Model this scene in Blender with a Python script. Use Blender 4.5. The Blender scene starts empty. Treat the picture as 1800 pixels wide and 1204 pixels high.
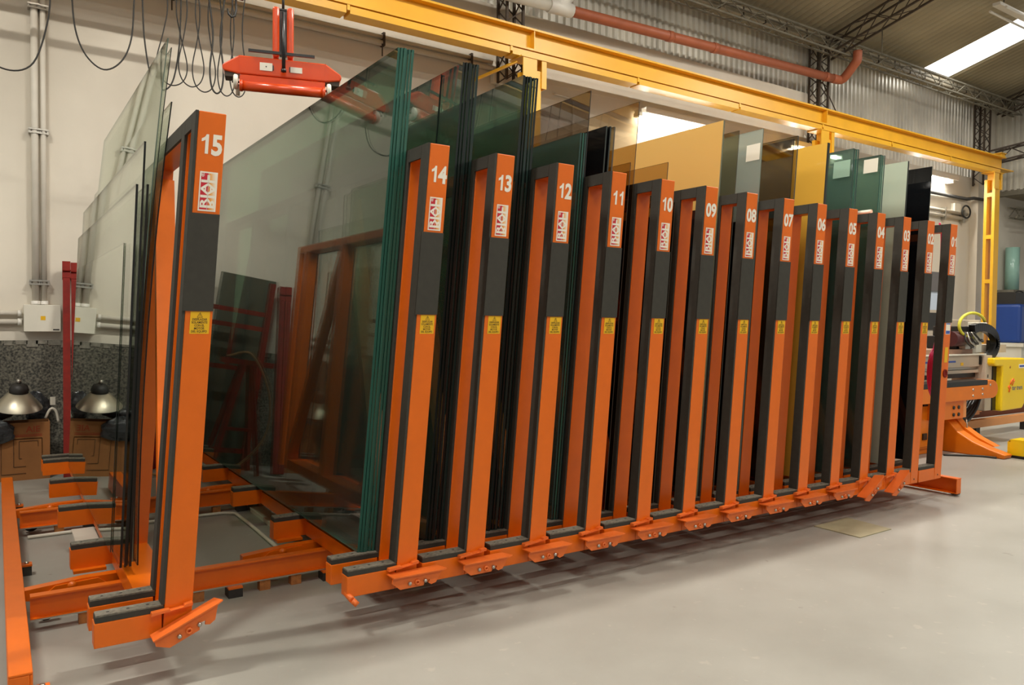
import bpy, bmesh, math, random
from mathutils import Vector, Matrix
random.seed(7)
SC = bpy.context.scene
COL = SC.collection
PI = math.pi
R = math.radians

# ------------------------------------------------------------------ camera
cam_d = bpy.data.cameras.new('camera')
cam = bpy.data.objects.new('camera', cam_d)
COL.objects.link(cam)
SC.camera = cam
cam_d.sensor_fit = 'HORIZONTAL'
cam_d.sensor_width = 36.0
cam_d.lens = 1349.5 / 1800 * 36.0
cam_d.clip_start = 0.05
cam_d.clip_end = 200
YAW, PITCH, ROLL = R(33.93), R(-1.572), R(0.613)
cam.rotation_mode = 'XYZ'
cam.matrix_world = (Matrix.Translation((0, 0, 1.42)) @ Matrix.Rotation(-YAW, 4, 'Z')
                    @ Matrix.Rotation(PI / 2 + PITCH, 4, 'X') @ Matrix.Rotation(ROLL, 4, 'Z'))

# ------------------------------------------------------------------ world, exposure
world = bpy.data.worlds.new('hall_fill')
SC.world = world
world.use_nodes = True
WB = world.node_tree.nodes['Background']
WB.inputs['Color'].default_value = (1.0, 0.965, 0.90, 1)
WB.inputs['Strength'].default_value = 0.36  # even ambient fill added through the open sides of the hall
SC.view_settings.view_transform = 'Standard'
SC.view_settings.look = 'None'
SC.view_settings.gamma = 1.0
SC.view_settings.use_curve_mapping = False
SC.view_settings.exposure = 0.26
SC.cycles.transparent_max_bounces = 80
SC.cycles.max_bounces = 10
SC.cycles.glossy_bounces = 6
SC.cycles.diffuse_bounces = 4
SC.cycles.sample_clamp_indirect = 6.0
SC.cycles.caustics_reflective = False
LAMP_W = 165.0       # watts of each roof fixture
WALL_LAMP_W = 26.0  # watts of each wall fixture
LAMP_COL = (1.0, 0.955, 0.87)


# ------------------------------------------------------------------ materials
def new_mat(name):
    m = bpy.data.materials.new(name)
    m.use_nodes = True
    nt = m.node_tree
    b = nt.nodes['Principled BSDF']
    return m, nt, b


def lin(r, g, b):
    f = lambda c: (c / 255 / 12.92) if c / 255 <= 0.04045 else ((c / 255 + 0.055) / 1.055) ** 2.4
    return (f(r), f(g), f(b), 1)


def mat(name, col, rough=0.5, metal=0.0, var=0.0, vscale=6.0, bump=0.0, bscale=60.0, coat=0.0, spec=0.5):
    m, nt, b = new_mat(name)
    b.inputs['Base Color'].default_value = col
    b.inputs['Roughness'].default_value = rough
    b.inputs['Metallic'].default_value = metal
    b.inputs['Coat Weight'].default_value = coat
    b.inputs['Specular IOR Level'].default_value = spec
    if var or bump:
        tc = nt.nodes.new('ShaderNodeTexCoord')
    if var:
        n = nt.nodes.new('ShaderNodeTexNoise')
        n.inputs['Scale'].default_value = vscale
        n.inputs['Detail'].default_value = 5
        r = nt.nodes.new('ShaderNodeMapRange')
        r.inputs['From Min'].default_value = 0.3
        r.inputs['From Max'].default_value = 0.7
        r.inputs['To Min'].default_value = 1 - var
        r.inputs['To Max'].default_value = 1 + var * 0.4
        mx = nt.nodes.new('ShaderNodeVectorMath')
        mx.operation = 'SCALE'
        mx.inputs[0].default_value = col[:3]
        nt.links.new(tc.outputs['Object'], n.inputs['Vector'])
        nt.links.new(n.outputs['Fac'], r.inputs['Value'])
        nt.links.new(r.outputs['Result'], mx.inputs['Scale'])
        nt.links.new(mx.outputs['Vector'], b.inputs['Base Color'])
    if bump:
        n2 = nt.nodes.new('ShaderNodeTexNoise')
        n2.inputs['Scale'].default_value = bscale
        bp = nt.nodes.new('ShaderNodeBump')
        bp.inputs['Strength'].default_value = bump
        bp.inputs['Distance'].default_value = 0.01
        nt.links.new(tc.outputs['Object'], n2.inputs['Vector'])
        nt.links.new(n2.outputs['Fac'], bp.inputs['Height'])
        nt.links.new(bp.outputs['Normal'], b.inputs['Normal'])
    return m


def emit(name, col, s):
    m, nt, b = new_mat(name)
    b.inputs['Base Color'].default_value = (0.8, 0.8, 0.8, 1)
    b.inputs['Emission Color'].default_value = (*col, 1)
    b.inputs['Emission Strength'].default_value = s
    return m


def glass(name, tint, f0=0.045, rough=0.0, scale=1.0):
    """thin sheet glass: tinted see-through plus a mirror that grows towards grazing view"""
    m = bpy.data.materials.new(name)
    m.use_nodes = True
    nt = m.node_tree
    nt.nodes.clear()
    out = nt.nodes.new('ShaderNodeOutputMaterial')
    tr = nt.nodes.new('ShaderNodeBsdfTransparent')
    tr.inputs['Color'].default_value = (*tint, 1)
    gl = nt.nodes.new('ShaderNodeBsdfGlossy')
    gl.inputs['Roughness'].default_value = rough
    gl.inputs['Color'].default_value = (0.93, 0.96, 0.93, 1)
    lw = nt.nodes.new('ShaderNodeLayerWeight')
    lw.inputs['Blend'].default_value = 0.5
    p = nt.nodes.new('ShaderNodeMath')
    p.operation = 'POWER'
    p.inputs[1].default_value = 5.0
    ma = nt.nodes.new('ShaderNodeMath')
    ma.operation = 'MULTIPLY_ADD'
    ma.inputs[1].default_value = (1 - f0) * scale
    ma.inputs[2].default_value = f0 * scale
    mx = nt.nodes.new('ShaderNodeMixShader')
    nt.links.new(lw.outputs['Facing'], p.inputs[0])
    nt.links.new(p.outputs[0], ma.inputs[0])
    nt.links.new(ma.outputs[0], mx.inputs['Fac'])
    nt.links.new(tr.outputs[0], mx.inputs[1])
    nt.links.new(gl.outputs[0], mx.inputs[2])
    nt.links.new(mx.outputs[0], out.inputs['Surface'])
    return m


def hazy(name, tint, haze, milk=(0.52, 0.58, 0.52), f0=0.045):
    """see-through glass with diffuse haze; on green sheets it stands for reflected light"""
    m = glass(name, tint, f0)
    nt = m.node_tree
    out = [n for n in nt.nodes if n.type == 'OUTPUT_MATERIAL'][0]
    src = out.inputs['Surface'].links[0].from_socket
    df = nt.nodes.new('ShaderNodeBsdfDiffuse')
    df.inputs['Color'].default_value = (*milk, 1)
    tl = nt.nodes.new('ShaderNodeBsdfTranslucent')
    tl.inputs['Color'].default_value = (*milk, 1)
    m1 = nt.nodes.new('ShaderNodeMixShader')
    m2 = nt.nodes.new('ShaderNodeMixShader')
    m2.inputs['Fac'].default_value = haze
    nt.links.new(df.outputs[0], m1.inputs[1])
    nt.links.new(tl.outputs[0], m1.inputs[2])
    nt.links.new(src, m2.inputs[1])
    nt.links.new(m1.outputs[0], m2.inputs[2])
    nt.links.new(m2.outputs[0], out.inputs['Surface'])
    return m


M = {}
M['orange'] = mat('orange_paint', lin(224, 105, 8), 0.34, var=0.06, vscale=9, spec=0.45)
M['orange_latch'] = mat('orange_latch_paint', lin(228, 110, 40), 0.45, var=0.08, vscale=20)
M['orange_machine'] = mat('amber_orange_paint', lin(220, 116, 6), 0.4, var=0.05)
M['orange_pale'] = mat('pale_orange_paint', lin(222, 150, 86), 0.45)
M['rubber'] = mat('black_rubber', lin(52, 50, 42), 0.72, var=0.15, vscale=30)
M['rubber_top'] = mat('grey_rubber', lin(120, 114, 100), 0.75, var=0.45, vscale=70)  # paler, blotchier grey than the pad sides
M['dark'] = mat('dark_metal', lin(38, 36, 33), 0.5)
M['black'] = mat('black_plastic', lin(20, 20, 20), 0.35)
M['white_print'] = mat('white_print', lin(238, 232, 218), 0.5)
M['ink'] = mat('dark_ink', lin(70, 56, 20), 0.6)
M['sticker'] = mat('yellow_sticker', lin(232, 180, 14), 0.45)
M['logo_red'] = mat('logo_red', lin(196, 30, 48), 0.45)
M['blue_print'] = mat('blue_print', lin(52, 84, 168), 0.5)
M['yellow'] = mat('crane_yellow', lin(236, 178, 40), 0.38, var=0.08, vscale=3, spec=0.5)
M['yellow_cover'] = mat('yellow_cover', lin(240, 202, 20), 0.3)
M['red'] = mat('lifter_red', lin(212, 70, 14), 0.28, var=0.05, coat=0.3)
M['dark_red'] = mat('dark_red_paint', lin(122, 22, 8), 0.6, var=0.25, vscale=15, spec=0.2)
M['white_plastic'] = mat('white_plastic', lin(226, 222, 206), 0.45)
M['pvc'] = mat('grey_white_pvc', lin(222, 216, 202), 0.45, var=0.06)
M['pvc_brown'] = mat('brown_pvc', lin(176, 98, 66), 0.5, var=0.12)
M['steel'] = mat('bright_steel', lin(190, 186, 176), 0.32, metal=0.9)
M['cable'] = mat('black_cable', lin(40, 38, 34), 0.6)
M['rust'] = mat('rusty_lattice', lin(70, 58, 46), 0.7, var=0.3, vscale=12)
M['lattice'] = mat('grey_lattice', lin(128, 122, 106), 0.7, var=0.25, vscale=8)
M['wood'] = mat('wood_block', lin(176, 112, 56), 0.75, var=0.35, vscale=40)
M['card'] = mat('cardboard', lin(146, 96, 50), 0.85, var=0.15)
M['card_print'] = mat('cardboard_print', lin(66, 46, 28), 0.85)
M['card_red'] = mat('cardboard_red_print', lin(150, 60, 30), 0.85)
M['bag'] = mat('dark_plastic_bag', lin(48, 50, 52), 0.25, bump=0.6, bscale=25)
M['alu'] = mat('spun_aluminium', lin(196, 188, 168), 0.38, metal=0.85)
M['pink'] = mat('magenta_hose', lin(206, 40, 110), 0.4)
M['yellow_hose'] = mat('yellow_hose', lin(214, 206, 60), 0.45)
M['beige'] = mat('beige_machine_metal', lin(186, 172, 152), 0.4, var=0.08)
M['brown_lid'] = mat('brown_lid', lin(150, 112, 88), 0.5)
M['blue_tank'] = mat('blue_plastic', lin(30, 66, 140), 0.35)
M['teal_tube'] = mat('teal_tube', lin(150, 190, 176), 0.2, spec=0.6)
M['mat'] = mat('floor_sheet', lin(160, 152, 122), 0.6, var=0.12, vscale=5)
M['cord_white'] = mat('white_cable', lin(210, 204, 188), 0.5)
M['paper'] = mat('white_paper', lin(232, 226, 208), 0.7)
M['pale_print'] = mat('pale_print', lin(150, 182, 160), 0.6)
M['tube_on'] = emit('lit_tube', (1.0, 0.97, 0.9), 26.0)
M['tube_roof'] = emit('lit_tube_roof', (1.0, 0.95, 0.86), 34.0)
M['lamp_white'] = mat('lamp_housing', lin(226, 222, 212), 0.4)
M['skylight'] = emit('daylit_sheet', (1.0, 0.98, 0.93), 5.0)

G = {}
G['green'] = (hazy('green_glass', (0.90, 0.93, 0.91), 0.06, (0.30, 0.36, 0.31)), mat('green_glass_edge', (0.030, 0.115, 0.085, 1), 0.18))  # thin dust haze that also paints in some reflected light
G['deep'] = (hazy('deep_green_glass', (0.88, 0.91, 0.89), 0.16, (0.26, 0.36, 0.30), 0.10), mat('deep_glass_edge', (0.008, 0.014, 0.012, 1), 0.22))  # haze stands for dust and reflections; edge colour holds dark tint and shade
G['deep_light'] = (glass('mid_green_glass', (0.85, 0.91, 0.875)), mat('pale_glass_edge', (0.014, 0.03, 0.026, 1), 0.22))
G['clear'] = (glass('clear_glass', (0.945, 0.965, 0.94)), mat('clear_glass_edge', (0.035, 0.05, 0.042, 1), 0.2))
G['clear_dark'] = (G['clear'][0], mat('dark_cut_edge', (0.010, 0.013, 0.011, 1), 0.25))
G['teal'] = (hazy('teal_glass', (0.86, 0.91, 0.885), 0.20, (0.26, 0.40, 0.33), 0.08), mat('teal_glass_edge', (0.03, 0.07, 0.06, 1), 0.2))  # stronger haze puts the brightness of reflections into the colour
G['pale'] = (glass('pale_clear_glass', (0.86, 0.90, 0.85), 0.05), mat('pale_clear_edge', (0.12, 0.17, 0.14, 1), 0.25))
G['smoke'] = (glass('smoke_glass', (0.50, 0.47, 0.46), 0.09), mat('smoke_glass_edge', (0.02, 0.022, 0.02, 1), 0.2))
G['bronze'] = (glass('bronze_glass', (0.80, 0.72, 0.60), 0.06), mat('bronze_glass_edge', (0.06, 0.045, 0.03, 1), 0.25))
G['dark_bronze'] = (glass('dark_bronze_glass', (0.62, 0.59, 0.50), 0.07), mat('dark_bronze_edge', (0.07, 0.065, 0.05, 1), 0.25))
G['green_in'] = (glass('green_glass_inner', (0.80, 0.86, 0.825), scale=0.06), G['green'][1])
G['deep_in'] = (glass('deep_glass_inner', (0.80, 0.86, 0.825), scale=0.06), G['deep'][1])
G['mid_in'] = (glass('mid_glass_inner', (0.80, 0.87, 0.83), scale=0.06), G['deep_light'][1])
G['hazy'] = (hazy('etched_glass', (0.88, 0.92, 0.88), 0.42), mat('etched_glass_edge', (0.12, 0.17, 0.14, 1), 0.25))
G['gold'] = (mat('gold_lacquered_glass', lin(214, 172, 96), 0.30, coat=0.25), mat('gold_glass_edge', (0.30, 0.25, 0.13, 1), 0.3))  # base colour paled for the lamp glow it reflects
G['gold_dark'] = (M_g := mat('mustard_lacquered_glass', lin(220, 172, 66), 0.28, coat=0.25), mat('dark_lacquer_edge', (0.02, 0.019, 0.014, 1), 0.3))
G['satin'] = (mat('satin_glass', lin(184, 198, 178), 0.28), mat('satin_glass_edge', (0.03, 0.034, 0.028, 1), 0.3))
G['black'] = (mat('black_glass', (0.006, 0.007, 0.008, 1), 0.03, spec=0.7), mat('black_glass_edge', (0.03, 0.04, 0.035, 1), 0.25))


def floor_mat():
    m, nt, b = new_mat('painted_concrete_floor')
    L = nt.links.new
    tc = nt.nodes.new('ShaderNodeTexCoord')
    n1 = nt.nodes.new('ShaderNodeTexNoise')
    n1.inputs['Scale'].default_value = 0.9
    n1.inputs['Detail'].default_value = 8
    n1.inputs['Roughness'].default_value = 0.62
    r1 = nt.nodes.new('ShaderNodeValToRGB')
    r1.color_ramp.elements[0].position = 0.32
    r1.color_ramp.elements[0].color = lin(147, 145, 136)
    r1.color_ramp.elements[1].position = 0.66
    r1.color_ramp.elements[1].color = lin(162, 160, 151)
    n2 = nt.nodes.new('ShaderNodeTexNoise')
    n2.inputs['Scale'].default_value = 7.0
    n2.inputs['Detail'].default_value = 6
    r2 = nt.nodes.new('ShaderNodeValToRGB')
    r2.color_ramp.elements[0].position = 0.235
    r2.color_ramp.elements[0].color = (0.30, 0.26, 0.20, 1)
    r2.color_ramp.elements[1].position = 0.30
    r2.color_ramp.elements[1].color = (1, 1, 1, 1)
    n3 = nt.nodes.new('ShaderNodeTexNoise')
    n3.inputs['Scale'].default_value = 14.0
    n3.inputs['Detail'].default_value = 3
    r3 = nt.nodes.new('ShaderNodeValToRGB')
    r3.color_ramp.elements[0].position = 0.66
    r3.color_ramp.elements[0].color = (0, 0, 0, 1)
    r3.color_ramp.elements[1].position = 0.74
    r3.color_ramp.elements[1].color = (0.22, 0.22, 0.22, 1)
    mul = nt.nodes.new('ShaderNodeMix')
    mul.data_type = 'RGBA'
    mul.blend_type = 'MULTIPLY'
    mul.inputs[0].default_value = 0.75
    sc = nt.nodes.new('ShaderNodeMix')
    sc.data_type = 'RGBA'
    sc.blend_type = 'MIX'
    sc.inputs[7].default_value = lin(200, 192, 176)
    for n in (n1, n2, n3):
        L(tc.outputs['Object'], n.inputs['Vector'])
    L(n1.outputs['Fac'], r1.inputs['Fac'])
    L(n2.outputs['Fac'], r2.inputs['Fac'])
    L(n3.outputs['Fac'], r3.inputs['Fac'])
    L(r1.outputs['Color'], mul.inputs[6])
    L(r2.outputs['Color'], mul.inputs[7])
    L(mul.outputs[2], sc.inputs[6])
    L(r3.outputs['Color'], sc.inputs[0])
    L(sc.outputs[2], b.inputs['Base Color'])
    rr = nt.nodes.new('ShaderNodeMapRange')
    rr.inputs['To Min'].default_value = 0.28
    rr.inputs['To Max'].default_value = 0.55
    L(n1.outputs['Fac'], rr.inputs['Value'])
    L(rr.outputs['Result'], b.inputs['Roughness'])
    bp = nt.nodes.new('ShaderNodeBump')
    bp.inputs['Strength'].default_value = 0.12
    bp.inputs['Distance'].default_value = 0.004
    L(n2.outputs['Fac'], bp.inputs['Height'])
    L(bp.outputs['Normal'], b.inputs['Normal'])
    return m


def speckle_mat():
    m, nt, b = new_mat('speckled_render')
    L = nt.links.new
    tc = nt.nodes.new('ShaderNodeTexCoord')
    n = nt.nodes.new('ShaderNodeTexNoise')
    n.inputs['Scale'].default_value = 55
    n.inputs['Detail'].default_value = 4
    r = nt.nodes.new('ShaderNodeValToRGB')
    r.color_ramp.elements[0].position = 0.36
    r.color_ramp.elements[0].color = lin(44, 43, 38)
    r.color_ramp.elements[1].position = 0.66
    r.color_ramp.elements[1].color = lin(118, 114, 100)
    L(tc.outputs['Object'], n.inputs['Vector'])
    L(n.outputs['Fac'], r.inputs['Fac'])
    L(r.outputs['Color'], b.inputs['Base Color'])
    b.inputs['Roughness'].default_value = 0.7
    bp = nt.nodes.new('ShaderNodeBump')
    bp.inputs['Strength'].default_value = 0.5
    bp.inputs['Distance'].default_value = 0.01
    L(n.outputs['Fac'], bp.inputs['Height'])
    L(bp.outputs['Normal'], b.inputs['Normal'])
    return m


def logo_fade_mat():
    m, nt, b = new_mat('logo_fade')
    tc = nt.nodes.new('ShaderNodeTexCoord')
    sp = nt.nodes.new('ShaderNodeSeparateXYZ')
    r = nt.nodes.new('ShaderNodeValToRGB')
    e = r.color_ramp.elements
    e[0].position = 0.05
    e[0].color = lin(206, 60, 44)
    e[1].position = 0.9
    e[1].color = lin(240, 232, 214)
    x = r.color_ramp.elements.new(0.4)
    x.color = lin(236, 170, 80)
    nt.links.new(tc.outputs['Generated'], sp.inputs[0])
    nt.links.new(sp.outputs['X'], r.inputs['Fac'])
    nt.links.new(r.outputs['Color'], b.inputs['Base Color'])
    b.inputs['Roughness'].default_value = 0.45
    return m


M['floor'] = floor_mat()
M['speckle'] = speckle_mat()
M['logo_fade'] = logo_fade_mat()
M['wall'] = mat('white_painted_wall', lin(222, 214, 198), 0.85, var=0.10, vscale=0.9, bump=0.12, bscale=14)
M['sheet_metal'] = mat('galvanised_sheet', lin(238, 234, 222), 0.28, metal=0.5, var=0.25, vscale=1.2)
M['roof_metal'] = mat('dull_roof_sheet', lin(166, 156, 130), 0.55, metal=0.2, var=0.25, vscale=1.0)
M['eave'] = mat('eave_strip', lin(170, 160, 138), 0.6, var=0.25, vscale=5)


# ------------------------------------------------------------------ mesh helpers
class MB:
    def __init__(self):
        self.v, self.f, self.m = [], [], []
        self.smooth = []

    def add(self, verts, faces, mi=0, smooth=False):
        o = len(self.v)
        self.v += [tuple(p) for p in verts]
        for f in faces:
            self.f.append([i + o for i in f])
            self.m.append(mi)
            self.smooth.append(smooth)
        return self

    def box(self, x0, x1, y0, y1, z0, z1, mi=0, tilt=0.0, zref=0.0):
        """tilt: horizontal shift of x per metre of height above zref"""
        vs = []
        for z in (z0, z1):
            s = (z - zref) * tilt
            vs += [(x0 + s, y0, z), (x1 + s, y0, z), (x1 + s, y1, z), (x0 + s, y1, z)]
        return self.add(vs, [(3, 2, 1, 0), (4, 5, 6, 7), (0, 1, 5, 4), (1, 2, 6, 5), (2, 3, 7, 6), (3, 0, 4, 7)], mi)

    def beam(self, p0, p1, w, h, mi=0, up=(0, 0, 1)):
        p0, p1 = Vector(p0), Vector(p1)
        d = (p1 - p0).normalized()
        u = Vector(up)
        s = d.cross(u)
        if s.length < 1e-4:
            s = d.cross(Vector((0, 1, 0)))
        s.normalize()
        t = s.cross(d).normalized()
        vs = []
        for p in (p0, p1):
            for a, b in ((-1, -1), (1, -1), (1, 1), (-1, 1)):
                vs.append(p + s * (a * w / 2) + t * (b * h / 2))
        return self.add(vs, [(3, 2, 1, 0), (4, 5, 6, 7), (0, 1, 5, 4), (1, 2, 6, 5), (2, 3, 7, 6), (3, 0, 4, 7)], mi)

    def prism(self, poly, axis, a, b, mi=0):
        """poly: 2D points; axis 'y': (x,z) extruded y a..b ; 'x': (y,z) ; 'z': (x,y)"""
        n = len(poly)
        mk = {'y': lambda p, t: (p[0], t, p[1]), 'x': lambda p, t: (t, p[0], p[1]), 'z': lambda p, t: (p[0], p[1], t)}[axis]
        vs = [mk(p, a) for p in poly] + [mk(p, b) for p in poly]
        fs = [list(range(n))[::-1], list(range(n, 2 * n))]
        for i in range(n):
            j = (i + 1) % n
            fs.append((i, j, n + j, n + i))
        return self.add(vs, fs, mi)

    def tube(self, pts, r, n=8, mi=0, cap=True):
        pts = [Vector(p) for p in pts]
        vs, fs = [], []
        prev = None
        for i, p in enumerate(pts):
            d = (pts[min(i + 1, len(pts) - 1)] - pts[max(i - 1, 0)]).normalized()
            if prev is None:
                a = d.cross(Vector((0, 0, 1)))
                if a.length < 0.05:
                    a = d.cross(Vector((0, 1, 0)))
            else:
                a = prev - d * prev.dot(d)
            a.normalize()
            prev = a
            b = d.cross(a)
            rr = r[i] if isinstance(r, (list, tuple)) else r
            for k in range(n):
                t = 2 * PI * k / n
                vs.append(p + a * (rr * math.cos(t)) + b * (rr * math.sin(t)))
        for i in range(len(pts) - 1):
            for k in range(n):
                l = (k + 1) % n
                fs.append((i * n + k, i * n + l, (i + 1) * n + l, (i + 1) * n + k))
        self.add(vs, fs, mi, True)
        if cap:
            o = len(self.v) - len(vs)
            self.f.append([o + k for k in range(n)][::-1]); self.m.append(mi); self.smooth.append(False)
            e = o + (len(pts) - 1) * n
            self.f.append([e + k for k in range(n)]); self.m.append(mi); self.smooth.append(False)
        return self

    def lathe(self, prof, base, axis=(0, 0, 1), n=20, mi=0):
        """prof: (r, h) pairs along axis from base"""
        ax = Vector(axis).normalized()
        a = ax.cross(Vector((0, 0, 1)))
        if a.length < 0.05:
            a = Vector((1, 0, 0))
        a.normalize()
        b = ax.cross(a)
        base = Vector(base)
        vs, fs = [], []
        for r, h in prof:
            for k in range(n):
                t = 2 * PI * k / n
                vs.append(base + ax * h + a * (r * math.cos(t)) + b * (r * math.sin(t)))
        for i in range(len(prof) - 1):
            for k in range(n):
                l = (k + 1) % n
                fs.append((i * n + k, i * n + l, (i + 1) * n + l, (i + 1) * n + k))
        return self.add(vs, fs, mi, True)

    def mesh(self, name, mats):
        me = bpy.data.meshes.new(name)
        me.from_pydata(self.v, [], self.f)
        for x in (mats if isinstance(mats, (list, tuple)) else [mats]):
            me.materials.append(x)
        me.polygons.foreach_set('material_index', self.m)
        me.polygons.foreach_set('use_smooth', self.smooth)
        bm = bmesh.new()
        bm.from_mesh(me)
        bmesh.ops.recalc_face_normals(bm, faces=bm.faces)
        bm.to_mesh(me)
        bm.free()
        me.update()
        return me


def link(name, me, parent=None, loc=None, label=None, bevel=0.0):
    o = bpy.data.objects.new(name, me)
    COL.objects.link(o)
    if parent:
        o.parent = parent
    if loc:
        o.location = loc
    if label:
        o['label'] = label
    if bevel:
        b = o.modifiers.new('edge', 'BEVEL')
        b.width = bevel
        b.segments = 2
        b.limit_method = 'ANGLE'
    return o


def part(name, mb, mats, parent, label=None, bevel=0.0):
    return link(name, mb.mesh(name, mats), parent, None, label, bevel)


def tag(o, label, cat, group=None):
    o['label'] = label
    o['category'] = cat
    if group:
        o['group'] = group
    return o


def thing(name, label, cat, loc=(0, 0, 0), group=None, rz=0.0):
    o = bpy.data.objects.new(name, None)
    COL.objects.link(o)
    o.location = loc
    o.rotation_euler = (0, 0, rz)
    o.empty_display_size = 0.1
    return tag(o, label, cat, group)


def solo(name, mb, mats, label, cat, group=None, bevel=0.0):
    """a thing that is one mesh; origin moved to the middle of its base"""
    xs = [p[0] for p in mb.v]; ys = [p[1] for p in mb.v]; zs = [p[2] for p in mb.v]
    c = ((min(xs) + max(xs)) / 2, (min(ys) + max(ys)) / 2, min(zs))
    mb.v = [(p[0] - c[0], p[1] - c[1], p[2] - c[2]) for p in mb.v]
    o = link(name, mb.mesh(name, mats), None, c, None, bevel)
    return tag(o, label, cat, group)


def struct(name, mb, mats, parent=None):
    o = link(name, mb.mesh(name, mats), parent)
    if not parent:
        o['kind'] = 'structure'
    return o


TEXT_CACHE = {}


def text_geo(s, size, off=0.0):
    """flat letters as verts and faces in the xy plane, centred on their width, baseline at 0"""
    k = (s, size, off)
    if k in TEXT_CACHE:
        return TEXT_CACHE[k]
    c = bpy.data.curves.new('lettering', 'FONT')
    c.body = s
    c.size = size
    c.offset = off
    c.resolution_u = 3
    c.align_x = 'CENTER'
    o = bpy.data.objects.new('lettering', c)
    COL.objects.link(o)
    dg = bpy.context.evaluated_depsgraph_get()
    dg.update()
    me = bpy.data.meshes.new_from_object(o.evaluated_get(dg))
    vs = [(v.co.x, v.co.y) for v in me.vertices]
    fs = [tuple(p.vertices) for p in me.polygons]
    COL.objects.unlink(o)
    bpy.data.objects.remove(o)
    bpy.data.curves.remove(c)
    bpy.data.meshes.remove(me)
    TEXT_CACHE[k] = (vs, fs)
    return vs, fs


def put_text(mb, s, size, fn, off=0.0, mi=0):
    vs, fs = text_geo(s, size, off)
    mb.add([fn(x, y) for x, y in vs], fs, mi)
    return mb


# ------------------------------------------------------------------ the setting
YW = 8.3          # face of the back wall
struct('floor', MB().box(-6, 32, -8, 16, -0.2, 0.0), M['floor'])
mb = MB()
n = 120
vs = []
for i in range(n + 1):
    x = 1.6 + 5.0 * i / n
    y = 3.27 + random.uniform(-0.006, 0.006) + 0.02 * math.sin(i * 0.17)
    w = random.uniform(0.0, 0.0022)
    vs += [(x, y - w, 0.0008), (x, y + w, 0.0008)]
mb.add(vs, [(2 * i, 2 * i + 2, 2 * i + 3, 2 * i + 1) for i in range(n)])
fl = bpy.data.objects['floor']
struct('joint_crack', mb, mat('floor_crack', lin(120, 108, 88), 0.9), fl)

wall = struct('wall_back', MB().box(-6, 11.95, YW, YW + 0.3, 0, 5.42)
              .box(11.95, 17.9, YW, YW + 0.3, 0, 4.62)
              .box(17.9, 30, YW, YW + 0.3, 0, 6.4), M['wall'])
struct('ledge', MB().box(-6, 11.9, YW - 0.004, YW, 4.585, 4.62), M['wall'], wall)
struct('trim_1', MB().box(-6, 7.4, YW - 0.05, YW - 0.001, 0, 1.20), M['speckle'])
# a pale scuffed top edge on the rendered plinth
mb = MB()
for i in range(26):
    x = -0.4 + i * 0.09 + random.uniform(-0.02, 0.02)
    mb.box(x, x + random.uniform(0.05, 0.12), YW - 0.056, YW - 0.05, 1.20 - random.uniform(0.02, 0.07), 1.2)
struct('scuffed_edge', mb, mat('scuffed_render', lin(128, 124, 112), 0.85, var=0.4, vscale=30), bpy.data.objects['trim_1'])


def corrugated(x0, x1, z0, z1, y, pitch=0.125, amp=0.042):
    per = max(1, int(round((x1 - x0) / pitch)))
    prof = ((0, 0), (0.30, 0), (0.42, 1), (0.80, 1), (0.92, 0))
    vs, fs = [], []
    pts = []
    for i in range(per):
        for t, a in prof:
            pts.append((x0 + (i + t) * (x1 - x0) / per, y - a * amp))
    pts.append((x1, y))
    for x, yy in pts:
        vs += [(x, yy, z0), (x, yy, z1)]
    for i in range(len(pts) - 1):
        fs.append((2 * i, 2 * i + 2, 2 * i + 3, 2 * i + 1))
    return vs, fs


upper = bpy.data.objects.new('wall_back_upper', None)
upper = struct('wall_back_upper', MB().box(-3, 18.0, YW + 0.12, YW + 0.16, 4.4, 6.75), M['sheet_metal'])
x = -2.0
i = 0
while x < 17.7:
    w = 1.125
    mb = MB()
    mb.add(*corrugated(x + 0.006, x + w + 0.02, 4.63 if x + w > 12.1 else 5.40, 6.7, YW + 0.09 + 0.006 * (i % 2)))
    struct('corrugated_sheet', mb, M['sheet_metal'], upper)
    x += w
    i += 1

# end wall on the right: corrugated above, open to an annex below
XE = 18.5
endw = struct('wall_right', MB().box(XE + 0.08, XE + 0.12, -6, YW, 4.42, 10.5), M['sheet_metal'])
for k in range(9):
    y1 = YW - k * 1.1
    vs, fs = corrugated(0, 1.1, 4.40, 9.0, 0)
    # turn the profile so that it runs along Y on the end wall
    vs = [(XE - 0.022 + (0.022 + v[1]) + 0.0, y1 - v[0], v[2]) for v in vs]
    struct('corrugated_sheet', MB().add(vs, fs), M['sheet_metal'], endw)
struct('trim_2', MB().box(XE - 0.03, XE + 0.14, -6, YW, 4.30, 4.42), M['lattice'])
# annex roof behind the end wall opening
struct('ceiling_annex', MB().add([(XE, 9.5, 4.25), (30, 9.5, 4.25), (30, -6, 5.6), (XE, -6, 5.6)], [(0, 1, 2, 3)]), M['roof_metal'])
struct('trim_3', MB().box(17.45, 17.95, YW - 0.16, YW, 0, 5.0), M['wall'])

# main roof: corrugated sheets along the slope
SLOPE = 0.258
roof_z = lambda y: 6.29 + (8.3 - y) * SLOPE
RX0, RX1, RIDGE = -4.0, 18.55, 0.5


def roof_strip(x0, x1, y0, y1, pitch=0.15, amp=0.03):
    per = max(1, int(round((x1 - x0) / pitch)))
    vs, fs = [], []
    pts = []
    for i in range(per):
        for t, a in ((0, 0), (0.25, 0.3), (0.5, 1), (0.75, 0.3)):
            pts.append((x0 + (i + t) * (x1 - x0) / per, a * amp))
    pts.append((x1, 0))
    for x, dz in pts:
        vs += [(x, y0, roof_z(y0) - dz), (x, y1, roof_z(y1) - dz)]
    for i in range(len(pts) - 1):
        fs.append((2 * i, 2 * i + 2, 2 * i + 3, 2 * i + 1))
    return vs, fs


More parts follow.
